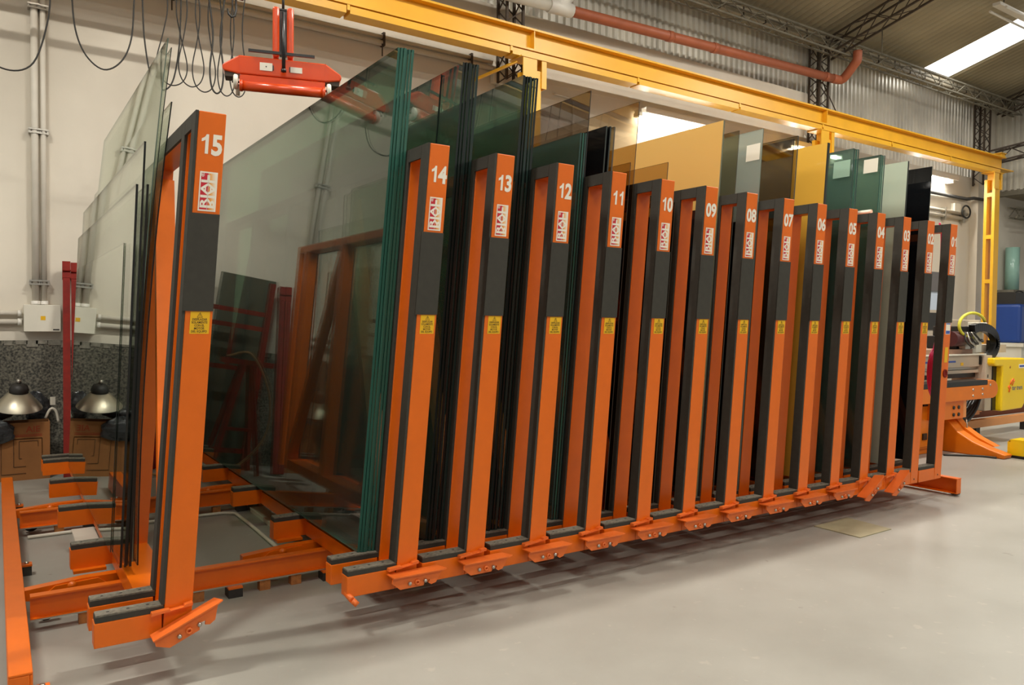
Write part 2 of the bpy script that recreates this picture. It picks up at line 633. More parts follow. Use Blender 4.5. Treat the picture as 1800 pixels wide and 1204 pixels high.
SKX0, SKX1 = 14.85, 15.75
roof = struct('ceiling', MB().add([(RX0, 8.6, roof_z(8.6) + 0.1), (RX1, 8.6, roof_z(8.6) + 0.1), (RX1, 8.0, roof_z(8.0) + 0.1), (RX0, 8.0, roof_z(8.0) + 0.1)],
                                  [(0, 1, 2, 3)]), M['roof_metal'])
x = RX0
while x < RX1 - 0.1:
    w = min(1.05, RX1 - x)
    if x < SKX0 < x + w:
        w = SKX0 - x
    if abs(x - SKX0) < 0.01:
        x = SKX1
        continue
    struct('roof_sheet', MB().add(*roof_strip(x, x + w, 8.6, RIDGE)), M['roof_metal'], roof)
    x += w
# far slope behind the ridge, over the camera
struct('roof_slope', MB().add([(RX0, RIDGE, roof_z(RIDGE)), (RX1, RIDGE, roof_z(RIDGE)), (RX1, -7, roof_z(RIDGE) - 1.9), (RX0, -7, roof_z(RIDGE) - 1.9)], [(0, 1, 2, 3)]), M['roof_metal'], roof)
struct('roof_strip', MB().add([(SKX0, 8.6, roof_z(8.6)), (SKX1, 8.6, roof_z(8.6)), (SKX1, 7.97, roof_z(7.97)), (SKX0, 7.97, roof_z(7.97))], [(0, 1, 2, 3)]), M['roof_metal'], roof)
mb = MB()
for (a, b) in ((7.97, 5.5), (5.47, 3.0), (2.97, RIDGE)):
    mb.add([(SKX0, a, roof_z(a)), (SKX1, a, roof_z(a)), (SKX1, b, roof_z(b)), (SKX0, b, roof_z(b))], [(0, 1, 2, 3)])
struct('window_1', mb, M['skylight'])


# ------------------------------------------------------------------ lamps
def fluorescent(name, x, y, z, length, label, group, watts, tubes, wall=False, rot=0.0):
    t = thing(name, label, 'lamp', (x, y, z), group)
    mb = MB().box(-length / 2, length / 2, -0.07, 0.07, 0.05, 0.10)
    if wall:
        mb.box(-length / 2, length / 2, -0.17, 0.09, 0.10, 0.108).box(-length / 2, length / 2, -0.17, -0.162, 0.03, 0.0995)  # hood widened and front lip added to keep light off the crane beam
    part('housing', mb, M['lamp_white'], t)
    for s in (-1, 1):
        tb = MB().tube([(-length / 2 + 0.05, s * 0.04, 0.02), (length / 2 - 0.05, s * 0.04, 0.02)], 0.019, 8)
        part('tube', tb, tubes, t)
        part('end_cap', MB().box(s * length / 2 - 0.03, s * length / 2 + 0.03, -0.065, 0.065, 0.0, 0.055), M['white_plastic'], t)
    ld = bpy.data.lights.new('tube_light', 'AREA')
    ld.shape = 'RECTANGLE'
    ld.size = length
    ld.size_y = 0.14
    ld.energy = watts
    ld.color = LAMP_COL
    lo = bpy.data.objects.new('tube_light', ld)
    COL.objects.link(lo)
    lo.parent = t
    lo.location = (0, 0, -0.03)
    if wall:
        lo.rotation_euler = (R(-38), 0, 0)
    return t


for n, x in enumerate((8.38, 11.75, 15.6)):
    fluorescent('wall_lamp', x, YW - 0.12, 4.36, 1.5,
                ('lit twin-tube fluorescent lamp on the white wall above the bronze and gold glass',
                 'lit fluorescent lamp on the wall behind the clear sheet of rack 07',
                 'lit fluorescent lamp on the far wall beside the black sheet of rack 01')[n],
                'fluorescent lamps along the back wall', WALL_LAMP_W, M['tube_on'], True)
ROOF_LAMPS = [(-1.75, 3.9), (3.05, 3.9), (7.84, 3.9), (12.6, 3.9)]
for n, (x, y) in enumerate(ROOF_LAMPS):
    t = fluorescent('roof_lamp', x, y, 6.4, 1.25, f'hanging twin-tube lamp high over the racks, {["first", "second", "third", "fourth"][n]} from the left', 'roof lamps over the racks', LAMP_W, M['tube_roof'])
    part('hanger', MB().tube([(-0.4, 0, 0.1), (-0.4, 0, roof_z(y) - 6.4)], 0.006, 5).tube([(0.4, 0, 0.1), (0.4, 0, roof_z(y) - 6.4)], 0.006, 5), M['dark'], t)
for n, (x, y) in enumerate(((0.0, 0.6), (4.8, 0.6), (9.6, 0.6), (0.0, -3.0), (4.8, -3.0), (9.6, -3.0))):
    t = fluorescent('roof_lamp', x, y, 6.6, 2.4, f'added twin-tube fill lamp over the open floor, {["left", "middle", "right"][n % 3]} of the {["nearer", "farther"][n // 3]} row of three', 'added fill lamps over the open floor', LAMP_W * 0.36, M['tube_roof'])  # unseen lamps added as fill and to soften the beam's shadow band
    part('hanger', MB().tube([(-0.8, 0, 0.1), (-0.8, 0, 1.6)], 0.006, 5).tube([(0.8, 0, 0.1), (0.8, 0, 1.6)], 0.006, 5), M['dark'], t)
# the roof lamp inside the frame
t = thing('roof_lamp', 'pale twin-tube batten lamp under the dark roof beside the bright skylight', 'lamp', (14.25, 6.1, roof_z(6.1) - 0.28))
part('housing', MB().box(-0.75, 0.75, -0.06, 0.06, 0.05, 0.10), M['lamp_white'], t)
for s in (-1, 1):
    part('tube', MB().tube([(-0.7, s * 0.12, 0.0), (0.7, s * 0.12, 0.0)], 0.02, 8), M['lamp_white'], t)
part('hanger', MB().tube([(-0.5, 0, 0.1), (-0.5, 0, 0.26)], 0.008, 5).tube([(0.5, 0, 0.1), (0.5, 0, 0.26)], 0.008, 5), M['dark'], t)

# ------------------------------------------------------------------ the glass racks
Y0 = 3.25
ZF, ZB, ZT = 0.26, 0.165, 2.262      # foot top, foot bottom, post top
TL = 0.0809                          # lean of the posts, x per metre of height
PW, PD = 0.105, 0.07                 # post width and depth
PADP, PADF = 0.012, 0.028            # rubber thickness on posts and feet
FOOT = 0.245
XK = {15: .545, 14: 1.55, 13: 1.927, 12: 2.311, 11: 2.688, 10: 3.068, 9: 3.445, 8: 3.822, 7: 4.199, 6: 4.566, 5: 4.937, 4: 5.301, 3: 5.658, 2: 6.009, 1: 6.37}
POSTS = (0.0, 0.20, 1.10, 2.0, 2.90, 3.80, 4.0)
FEET = (0.0, 0.20, 1.10, 2.0, 2.90, 3.80, 4.0)
shear = lambda z: (z - ZF) * TL

MESH = {}


def shared(key, fn, mats):
    name, key = key, f'{key} {TL:.4f}'
    if key not in MESH:
        MESH[key] = fn().mesh(name, mats)
    return MESH[key]


def upright(y):
    return MB().box(0, PW, y, y + PD, ZB, ZT, 0, TL, ZF)


def post_pad(y):
    return MB().box(-PADP, -0.0005, y + 0.002, y + PD - 0.002, ZF + PADF, ZT + 0.001, 0, TL, ZF)


def foot(y):
    return MB().box(-FOOT, -0.0005 - 0.008, y, y + PD, ZB, ZF)


def foot_pad(y):
    return MB().box(-FOOT + 0.004, -0.001, y + 0.003, y + PD - 0.003, ZF + 0.0005, ZF + PADF - 0.006).box(
        -FOOT + 0.006, -0.002, y + 0.005, y + PD - 0.005, ZF + PADF - 0.006, ZF + PADF, 1)


def screws(y):
    mb = MB()
    for i in range(3):
        x = -FOOT + 0.05 + i * 0.07
        mb.lathe([(0.006, 0), (0.006, 0.0016), (0.0, 0.0016)], (x, y + PD / 2, ZF + PADF - 0.001), n=8)
    return mb


def latch_web():
    return MB().prism([(-.155, .000), (-.150, .024), (.105, .024), (.070, -.030), (.045, -.036), (.030, -.026), (.038, -.012),
                       (.016, -.008), (.004, -.034), (-.115, -.034)], 'y', -0.070, -0.062)


def latch_flange():
    return MB().prism([(-.155, -.085), (.10, -.085), (.125, -.075), (.105, -.010), (-.155, -.010)], 'z', .0245, .030)


def top_rail():
    mb = MB()
    for a, b in zip(POSTS[:-1], POSTS[1:]):
        mb.box(0, PW, a + PD + .0005, b - .0005, ZT - 0.06, ZT, 0, TL, ZF)
    return mb


def top_pad():
    mb = MB()
    for a, b in zip(POSTS[:-1], POSTS[1:]):
        mb.box(-PADP, -0.0005, a + PD, b, ZT - 0.062, ZT + 0.001, 0, TL, ZF)
    return mb


HOLDS = {15: 'pulled away left, with loose clear sheets', 14: 'left end of the closed row, thick green glass',
         13: 'with dark-edged green glass, right of the thick green stack', 12: 'dark-edged glass in front of the first crane post',
         11: 'with smoke grey glass', 10: 'with see-through bronze glass before the wall lamp', 9: 'with a small pale bronze sheet',
         8: 'in front of the tall gold sheet', 7: 'with clear glass bearing a white label', 6: 'with tall greyish bronze glass',
         5: 'with the mustard yellow sheet', 4: 'with green glass bearing a pale printed label', 3: 'with light green glass bearing a white label',
         2: 'with the pale satin white sheet', 1: 'rightmost, with glossy black glass and a magenta hose'}
SIGNS = {15: '15', 14: '14', 13: '13', 12: '12', 11: '11', 10: '10', 9: '09', 8: '08', 7: '07', 6: '06', 5: '05', 4: '04', 3: '03', 2: '02', 1: '01'}
LOGO_Z0, LOGO_Z1 = 1.848, 2.006


ONE = [(.30, 0), (.475, 0), (.475, 1), (.345, 1), (.29, .885), (.20, .81), (.10, .765), (.10, .605), (.20, .64), (.30, .70)]


def put_number(mb, num, h, adv, fn):
    for i, ch in enumerate(num):
        cx = (i - .5) * adv
        if ch == '1':
            n = len(ONE)
            mb.add([fn(cx + (px - .30) * h * .92, pz * h) for px, pz in ONE], [(9, 0, 1, 2, 3, 4), (9, 4, 5), (9, 5, 8), (5, 6, 7, 8)])
        else:
            put_text(mb, ch, h / .70, lambda x, y: fn(cx + x * .80, y), 0.0042)


def rack(k):
    global TL, ZT
    TL, ZT = (.0665, 2.246) if k == 15 else (.0809, 2.260)
    num = SIGNS[k]
    t = thing('glass_rack', f'orange rack numbered {num}, {HOLDS[k]}', 'rack', (XK[k], Y0, 0), 'numbered orange glass racks')
    for i, y in enumerate(POSTS):
        u = link('upright', shared(f'upright{i}', lambda: upright(y), M['orange']), t, bevel=0.004 if i < 2 else 0)
        link('post_pad', shared(f'post_pad{i}', lambda: post_pad(y), M['rubber']), t, label='black rubber strip' if i == 0 else None)
    for i, y in enumerate(FEET):
        f = link('foot', shared(f'foot{i}', lambda: foot(y), M['orange']), t, bevel=0.003 if i < 2 else 0)
        p = link('foot_pad', shared(f'foot_pad{i}', lambda: foot_pad(y), [M['rubber'], M['rubber_top']]), t)
        if i < 3:
            link('screw', shared(f'screw{i}', lambda: screws(y), M['dark']), p)
    link('top_rail', shared('top_rail', top_rail, M['orange']), t)
    link('top_pad', shared('top_pad', top_pad, M['rubber']), t)
    link('bottom_rail', shared('bottom_rail', lambda: MB().box(0.002, PW - .002, PD + .0005, 0.1995, ZB, ZF - .015).box(-0.06, PW - .002, .2005 + PD, 3.7995, ZB, ZF - 0.012), M['orange']), t)
    for i, (ya, yb) in enumerate(((0.275, 1.095), (3.795, 2.975))):
        za, zb = ZF + 0.05, ZT - 0.12
        link('brace', shared(f'brace{i}', lambda: MB().beam((PW * .6 + shear(za), ya, za), (PW * .6 + shear(zb), yb, zb), 0.05, 0.09, 0, (1, 0, 0)), M['orange']), t)

    # ---- front face prints
    fy = -0.0015

    def face(a, z, d=0.0):
        return (a + shear(z), fy - d, z)
    link('grip_sleeve', shared('grip_sleeve', lambda: MB().box(-PADP + .001, PW - .001, -0.006, -0.0005, 1.448, 1.838, 0, TL, ZF), M['rubber']), t, label='dark rubber sleeve')
    mb = MB()
    put_number(mb, num, .078, .0455, lambda x, y: face(PW / 2 + .001 + x + (.008 if k == 1 else 0), 2.077 + y))
    part('number', mb, M['white_print'], t, f'white number {num}')
    link('logo_sticker', shared('logo_sticker', lambda: MB().box(0.019, 0.087, fy, fy + 0.001, LOGO_Z0, LOGO_Z1, 0, TL, ZF), M['white_print']), t, label='white sticker with red lettering')
    lg = bpy.data.objects[t.children[-1].name] if t.children else None
    lg = [c for c in t.children if c.name.startswith('logo_sticker')][0]

    def red_half():
        return MB().add([face(0.024, LOGO_Z0 + .006, .0006), face(0.052, LOGO_Z0 + .006, .0006), face(0.052, LOGO_Z1 - .006, .0006), face(0.024, LOGO_Z1 - .006, .0006)], [(0, 1, 2, 3)])

    def fade_half():
        return MB().add([face(0.0535, LOGO_Z0 + .006, .0006), face(0.082, LOGO_Z0 + .006, .0006), face(0.082, LOGO_Z1 - .006, .0006), face(0.0535, LOGO_Z1 - .006, .0006)], [(0, 1, 2, 3)])

    def letters():
        mb = MB()
        zc = (LOGO_Z0 + LOGO_Z1) / 2
        put_text(mb, 'RIAL', 0.040, lambda x, y: face(0.052 - y * 0.94, zc + x * 1.66 - .002, .0012), 0.0012)
        put_text(mb, 'RIAL', 0.040, lambda x, y: face(0.0535 + y * 0.94, zc + x * 1.66 - .002, .0012), 0.0012)
        put_text(mb, '\u00ae', 0.018, lambda x, y: face(0.036 - y * 0.9, zc + x * 1.3 + .066, .0012), 0.0002)
        return mb
    link('logo_red', shared('logo_red', red_half, M['logo_red']), lg)
    link('logo_fade', shared('logo_fade', fade_half, M['logo_fade']), lg)
    link('logo_letters', shared('logo_letters', letters, M['white_print']), lg)
    if k != 1:
        st = link('warning_sticker', shared('warning_sticker', lambda: MB().box(0.020, 0.094, fy, fy + 0.001, 1.357, 1.446, 0, TL, ZF), M['sticker']), t, label='yellow warning sticker')

        def warn():
            mb = MB()
            for i, s in enumerate(('DESPLAZAR', 'SOLAMENTE', 'CON EL', 'MOTOR', 'DEL EQUIPO')):
                put_text(mb, s, 0.0125, lambda x, y, i=i: face(0.056 + x * 0.86, 1.4105 - i * 0.0120 + y, .0008), 0.0002)
            tri = [(0.046, 1.423), (0.066, 1.423), (0.056, 1.442)]
            for a, b in ((0, 1), (1, 2), (2, 0)):
                p, q = tri[a], tri[b]
                mb.beam(face(p[0], p[1], .0009), face(q[0], q[1], .0009), 0.0012, 0.0006, 0, (0, 1, 0))
            mb.beam(face(.056, 1.427, .0009), face(.056, 1.436, .0009), 0.0014, 0.0006, 0, (0, 1, 0))
            return mb
        link('warning_text', shared('warning_text', warn, M['ink']), st)
    else:
        st = part('info_sticker', MB().box(0.022, 0.092, fy, fy + .001, 1.352, 1.446, 0, TL, ZF), M['white_print'], t, 'white sticker with blue bands')
        part('blue_band', MB().box(0.026, 0.088, fy - .0008, fy, 1.356, 1.382, 0, TL, ZF).box(0.026, 0.088, fy - .0008, fy, 1.434, 1.442, 0, TL, ZF), M['blue_print'], st)
        part('warning_sticker', MB().box(0.030, 0.080, fy, fy + .001, 1.12, 1.245, 0, TL, ZF), M['sticker'], t, 'small plain yellow sticker')
        part('socket_hole', MB().lathe([(0.0, 0), (0.034, 0.0), (0.034, 0.006), (0.026, 0.006), (0.026, 0.001), (0, .001)], (0.055 + shear(1.03), 0, 1.03), (0, -1, 0), 16), M['dark_red'], t, 'round socket')

    # ---- front coupling latch, or plain bolt holes on the last two racks
    if k >= 3:
        ang = {15: 23, 4: 31, 3: 33}.get(k, 0)
        px, pz = PW + shear(0.215) - 0.001, 0.215
        la = bpy.data.objects.new('latch', shared('latch_web', latch_web, M['orange_latch']))
        COL.objects.link(la)
        la.parent = t
        la.location = (px, 0, pz)
        la.rotation_euler = (0, R(-ang), 0)
        link('latch_flange', shared('latch_flange', latch_flange, M['orange_latch']), la)
        for bx in (-0.068, 0.012):
            link('bolt', shared(f'bolt{bx}', lambda bx=bx: MB().lathe([(0.009, 0), (0.009, 0.008), (0.005, 0.012), (0, 0.012)], (bx, -0.070, -0.012), (0, -1, 0), 8), M['steel']), la)
        link('pivot', shared('pivot', lambda: MB().lathe([(0.006, 0.0), (0.006, .010), (0.013, .010), (0.013, 0)], (-0.03, -0.070, -0.012), (0, -1, 0), 10), M['orange_latch']), la)
        link('pivot_block', shared('pivot_block', lambda: MB().box(-0.045, -0.015, -0.062, -0.001, -0.030, 0.0), M['orange_latch']), la)
        link('latch_ramp', shared('latch_ramp', lambda: MB().prism([(-.152, .044), (0, .060), (0, .072), (-.030, .068), (-.034, .060), (-.082, .054), (-.086, .060), (-.150, .056)], 'y', -0.03, -0.0008), M['orange_latch']), t).location = (px, 0, pz)
    else:
        part('bolt_hole', MB().lathe([(0.0, 0), (0.007, 0), (0.007, 0.001), (0, .001)], (0.045, 0, 0.20), (0, -1, 0), 8), M['dark'], t)
    if k == 14:
        part('catch_pin', MB().tube([(-FOOT + 0.008, 0.03, 0.178), (-FOOT + 0.012, -0.035, 0.165)], 0.014, 8).tube([(-FOOT + 0.012, -0.035, 0.165), (-FOOT + 0.03, -0.05, 0.145)], 0.014, 8), M['orange_latch'], t)

    # ---- carriages that roll on the floor rails
    for y in (0.93, 2.70):
        key = 'long' if k >= 14 else 'short'
        if key == 'long':
            car = link('carriage', shared(f'carriage{y}', lambda: MB().prism([(-.46, .10), (-.46, .145), (-.20, .1645), (.10, .1645), (.10, .075), (-.30, .075)], 'y', y, y + 0.055), M['orange']), t)
            link('wheel_cover', shared(f'cover{y}', lambda: MB().prism([(-.36, .088), (-.36, .118), (-.32, .150), (-.14, .158), (-.10, .125), (-.10, .092)], 'y', y - 0.012, y - 0.0005)
                                       .lathe([(0.02, 0), (0.02, 0.012), (0, 0.014)], (-.25, y - .012, .142), (0, -1, 0), 10), M['orange']), car)
            wx = (-.36, .02)
        else:
            car = link('carriage', shared(f'carriage_s{y}', lambda: MB().box(-.22, .09, y, y + .055, .085, .1645), M['orange']), t)
            wx = (-.16, .03)
        for w in wx:
            link('wheel', shared(f'wheel{w}{y}', lambda: MB().lathe([(0, 0), (.042, 0), (.042, .03), (0, .03)], (w, y - .055, .052), (0, 1, 0), 14), M['dark']), car)
    # bearing plate under the third foot
    if k >= 14:
        link('bearing_plate', shared('bearing_plate', lambda: MB().box(-.235, -.09, 1.06, 1.21, .150, .1645), M['orange']), t)
    return t


for k in range(15, 0, -1):
    rack(k)

# ------------------------------------------------------------------ the glass sheets
ORD = ['first', 'second', 'third', 'fourth', 'fifth', 'sixth', 'seventh', 'eighth', 'ninth']


def sheet(k, kind, u, th, height, y0, y1, label, group=None, tilt=None, x_bottom=None, bow=0.0):
    """u: gap between the post rubber and the sheet's right face; the sheet leans with the posts"""
    tl = TL if tilt is None else tilt
    z0 = ZF + PADF + 0.001
    c = 1 / math.sqrt(1 + tl * tl)
    dx, dz = tl * c, c
    xr = (shear(z0) - PADP - 0.002 - u) if x_bottom is None else x_bottom
    base = Vector((xr, 0, z0))
    up = Vector((dx, 0, dz))
    nr = Vector((-dz, 0, dx))     # towards the left face
    n = 8 if bow else 1
    mb = MB()
    for i in range(n + 1):
        q = i / n
        for s in (0, th):
            for y in (y0, y1):
                p = base + up * (height * q) + nr * (s + bow * 4 * q * (1 - q))
                mb.v.append((p.x - xr, y - y0, p.z - z0))
    for i in range(n):
        o4, t4 = 4 * i, 4 * i + 4
        for f, m in (((0, 1, 5, 4), 0), ((2, 6, 7, 3), 0), ((0, 4, 6, 2), 1), ((1, 3, 7, 5), 1)):
            mb.f.append([o4 + j for j in f]); mb.m.append(m)
    mb.f += [[4 * n, 4 * n + 1, 4 * n + 3, 4 * n + 2], [0, 2, 3, 1]]
    mb.m += [1, 1]
    mb.smooth = [False] * len(mb.f)
    mb2 = mb
    o = link('glass_sheet', mb2.mesh('glass_sheet', list(G[kind])), None, (XK[k] + xr, Y0 + y0, z0))
    tag(o, label, 'glass sheet', group)
    return o


def stack(k, kinds, label, u0=0.004, th=0.010, gap=0.0035, height=2.48, y0=0.225, y1=3.83, names=None):
    u = u0
    n = len(kinds)
    for i, kd in enumerate(kinds):
        pos = ORD[i]
        sheet(k, kd, u, th, height, y0 + 0.006 * ((i * 7) % 3), y1, label.format(pos=pos, rack=SIGNS[k]), f'glass sheets on rack {SIGNS[k]}')
        u += th + gap
    return u


# rack 15: loose thin sheets leaning steeper than the posts
S15 = [  # kind, x at the foot, x and z at the top, bow, y0, y1, thickness, label
    ('clear_dark', 0.534, 0.681, 2.412, 0.03, 0.58, 3.85, 0.006, 'clear sheet on rack 15 with a bowed black front edge nearest the orange post'),
    ('clear_dark', 0.5265, 0.692, 2.682, 0.034, 0.65, 3.3, 0.004, 'tall sheet on rack 15 with a dark front edge, second in height'),
    ('pale', 0.5205, 0.678, 2.722, 0.031, 0.65, 3.18, 0.005, 'tallest pale green sheet on rack 15, rising above all others there'),
    ('clear_dark', 0.505, 0.582, 2.024, 0.002, 0.58, 3.7, 0.01, 'short dark-edged sheet on rack 15, right of the taller dark edge'),
    ('clear_dark', 0.4925, 0.5438, 1.45, 0.0, 0.6, 3.5, 0.006, 'lowest sheet of the dark-edged bunch on rack 15'),
    ('clear_dark', 0.484, 0.571, 2.216, 0.0, 0.58, 3.48, 0.009, 'dark-edged sheet standing tallest in the middle bunch on rack 15'),
    ('clear_dark', 0.4525, 0.516, 1.777, 0.0, 0.86, 3.4, 0.003, 'thin clear sheet on rack 15 with a single fine dark line edge'),
    ('clear_dark', 0.466, 0.538, 2.02, 0.0, 0.58, 3.50, 0.01, 'short dark-edged sheet on rack 15, left of the taller dark edge'),
]
for kind, xf, xt, zt, bw, ya, yb, th, lab in S15:
    zz = ZF + PADF + 0.001
    sheet(15, kind, 0, th, math.hypot(xt - xf, zt - zz), ya, yb, lab, 'glass sheets on rack 15', (xt - xf) / (zt - zz), xf - XK[15], bw)

stack(14, ['green_in'] * 5 + ['green'], 'thick green glass sheet on rack {rack}, {pos} from the orange post', th=.0136, gap=.0003, u0=.004)
stack(13, ['mid_in', 'deep_in', 'mid_in', 'deep_in', 'deep_in', 'deep'], 'dark-edged green glass sheet on rack {rack}, {pos} from the orange post', th=.0148, gap=.0004)
sheet(13, 'deep', 0.097, .010, 2.47, .45, 3.83, 'narrower green sheet on rack 13, set back at the left of the stack', 'glass sheets on rack 13')
stack(12, ['deep_in', 'mid_in', 'deep_in', 'mid_in', 'deep_in', 'deep_in', 'deep'], 'dark-edged glass sheet on rack {rack}, {pos} from the orange post', th=.0142, gap=.0004)
sheet(11, 'smoke', 0.002, .006, 2.48, .225, 3.83, 'tall smoke grey sheet on rack 11, rising over the teal ones', 'glass sheets on rack 11')
stack(11, ['teal', 'green', 'teal'], 'lower teal glass sheet on rack {rack}, {pos} from the smoke grey sheet', u0=.012, th=.010, height=2.23)
sheet(10, 'bronze', 0.001, .006, 2.48, .225, 3.83, 'tall see-through bronze sheet on rack 10 in front of the wall lamp', 'glass sheets on rack 10')
sheet(10, 'bronze', 0.036, .005, 2.105, .225, 3.6, 'short bronze sheet on rack 10, left of the tall bronze one', 'glass sheets on rack 10')
stack(10, ['dark_bronze', 'black', 'black'], 'lower dark sheet left of the bronze ones on rack {rack}, {pos} from the right', u0=.175, th=.010, gap=.016, height=2.30, y0=.23)
sheet(9, 'bronze', .100, .006, 2.145, .225, 3.5, 'small pale bronze sheet on rack 09, its top just over the frame', 'glass sheets on rack 09')
sheet(9, 'dark_bronze', .012, .008, 1.9, .225, 3.7, 'dark sheet kept below the frame top on rack 09', 'glass sheets on rack 09')
sheet(8, 'pale', 0.001, .005, 2.48, .215, 3.83, 'pale backing sheet behind the gold sheet on rack 08', 'glass sheets on rack 08')
sheet(8, 'gold', 0.008, .008, 2.48, .215, 3.83, 'tall gold sheet with a pale edge on rack 08, catching the wall lamp', 'glass sheets on rack 08')
stack(8, ['dark_bronze', 'black'], 'dark sheet hidden below the gold sheet on rack {rack}, {pos} in', u0=.02, th=.008, height=1.9)
c7 = sheet(7, 'hazy', 0.0, .006, 2.48, .20, 3.83, 'clear sheet with a white label on rack 07', 'glass sheets on rack 07')
sheet(7, 'dark_bronze', .215, .006, 2.44, .225, 2.2, 'narrow mirror-like sheet at the left of rack 07 beside the gold one', 'glass sheets on rack 07')
stack(7, ['black', 'dark_bronze'], 'low dark sheet inside rack {rack}, {pos} from the clear sheet', u0=.010, th=.009, height=1.85)
sheet(6, 'dark_bronze', 0.0, .012, 2.48, .185, 3.83, 'tall greyish bronze sheet on rack 06', 'glass sheets on rack 06')
sheet(6, 'smoke', 0.02, .008, 2.46, .205, 3.83, 'second bronze sheet on rack 06, left of the front one', 'glass sheets on rack 06')
sheet(5, 'black', 0.0, .022, 2.48, .185, 3.83, 'dark backing sheet on rack 05 behind the mustard one', 'glass sheets on rack 05')
sheet(5, 'gold_dark', 0.025, .008, 2.48, .185, 3.83, 'mustard yellow sheet with a black edge on rack 05', 'glass sheets on rack 05')
stack(4, ['teal', 'green', 'teal', 'teal'], 'green glass sheet on rack {rack}, {pos} from the orange post', u0=0, th=.014, gap=.005, y0=.18)
stack(3, ['teal', 'green', 'teal', 'green'], 'light green glass sheet on rack {rack}, {pos} from the orange post', u0=0, th=.012, gap=.004, y0=.18)
sheet(2, 'satin', 0.012, .008, 2.48, .18, 3.83, 'pale satin white sheet on rack 02', 'glass sheets on rack 02')
sheet(2, 'black', 0.0, .010, 2.48, .18, 3.83, 'dark backing sheet behind the satin white one on rack 02', 'glass sheets on rack 02')
sheet(1, 'black', 0.0, .010, 2.48, .18, 3.83, 'glossy black sheet on rack 01 reflecting a lamp', 'glass sheets on rack 01')


def on_sheet(k, u_left, y0, y1, h0, h1, m, name, label, cat):
    z0 = ZF + PADF + 0.001
    c = 1 / math.sqrt(1 + TL * TL)
    xr = shear(z0) - PADP - 0.002 - u_left
    up = Vector((TL * c, 0, c))
    nr = Vector((-c, 0, TL * c))
    vs = []
    for d in (0.0006, 0.0016):
        for h, y in ((h0, y0), (h0, y1), (h1, y1), (h1, y0)):
            p = Vector((XK[k] + xr, Y0, z0)) + up * h + nr * d
            vs.append((p.x, Y0 + y, p.z))
    mb = MB().add(vs, [(3, 2, 1, 0), (4, 5, 6, 7), (0, 1, 5, 4), (1, 2, 6, 5), (2, 3, 7, 6), (3, 0, 4, 7)])
    return solo(name, mb, m, label, cat)


on_sheet(7, .006, .215, .33, 2.27, 2.385, M['paper'], 'paper_label', 'white paper label stuck on the clear sheet of rack 07', 'label')
on_sheet(3, .060, .20, .32, 2.35, 2.46, M['paper'], 'paper_label', 'white paper label stuck on the light green sheet of rack 03', 'label')
on_sheet(4, .071, .20, .34, 2.27, 2.40, M['pale_print'], 'printed_label', 'pale see-through printed label on the green sheet of rack 04', 'label')
solo('paper_roll', MB().tube([(XK[4] + .205, Y0 + .08, ZT + .0195), (XK[4] + .205, Y0 + .30, ZT + .0195)], .017, 10), M['paper'], 'small white roll lying on top of rack 04', 'roll')

# ------------------------------------------------------------------ floor rails, end beams, floor bits
for n, (y, lab) in enumerate(((4.02, 'front orange floor rail on wooden blocks between racks 15 and 14'), (5.80, 'rear orange floor rail under the racks'))):
    t = thing('floor_rail', lab, 'rail', (0.12, y, 0), 'floor rails under the racks')
    L = 6.45
    part('web', MB().box(0, L, 0.02, 0.03, 0.062, 0.155), M['orange'], t)
    part('flange', MB().box(0, L, 0, 0.05, 0.155, 0.163).box(0, L, -0.004, 0.05, 0.054, 0.062), M['orange'], t)
    part('running_edge', MB().box(0, L, -0.007, -0.0045, 0.054, 0.060), M['steel'], t, 'bright worn steel edge')
    i = 0
    x = 0.19
    while x < L - 0.1:
        if i % 3 == 1:
            b = part('spacer_block', MB().box(x, x + 0.07, -0.035, 0.045, 0, 0.044), M['dark'], t, 'dark clamp block')
            part('clamp_plate', MB().box(x, x + 0.07, -0.035, 0.045, 0.0445, 0.0535), M['orange'], b)
        else:
            part('spacer_block', MB().box(x, x + 0.055, 0.0, 0.045, 0, 0.0535), M['wood'], t)
        x += 0.165
        i += 1

for n, (x, lab) in enumerate(((0.028, 'long orange end beam on the floor at the left edge, left of rack 15'), (6.63, 'orange end beam on the floor at the right end, beyond rack 01'))):
    t = thing('end_beam', lab, 'beam', (x, 3.2, 0), 'floor end beams')
    part('channel', MB().box(0, 0.075, 0, 4.0, 0.14, 0.150).box(0.065, 0.075, 0.002, 4.0, 0.02, 0.1395).box(0, 0.065, 0.0, 0.008, 0.02, 0.1395).box(0, 0.0645, 0.009, 4.0, 0.02, 0.028), M['orange'], t, bevel=0.003)
    for y in (0.03, 1.72, 3.3):
        lug = part('lug', MB().box(0.0755, 0.13, y, y + 0.06, 0.052, 0.062), M['orange'], t)
        part('lug_foot', MB().box(0.080, 0.128, y + .004, y + 0.056, 0.0, 0.0515), M['rubber'], lug)
        part('bolt', MB().lathe([(.010, 0), (.010, .01), (0, .01)], (.105, y + .03, .062), n=6), M['steel'], lug)

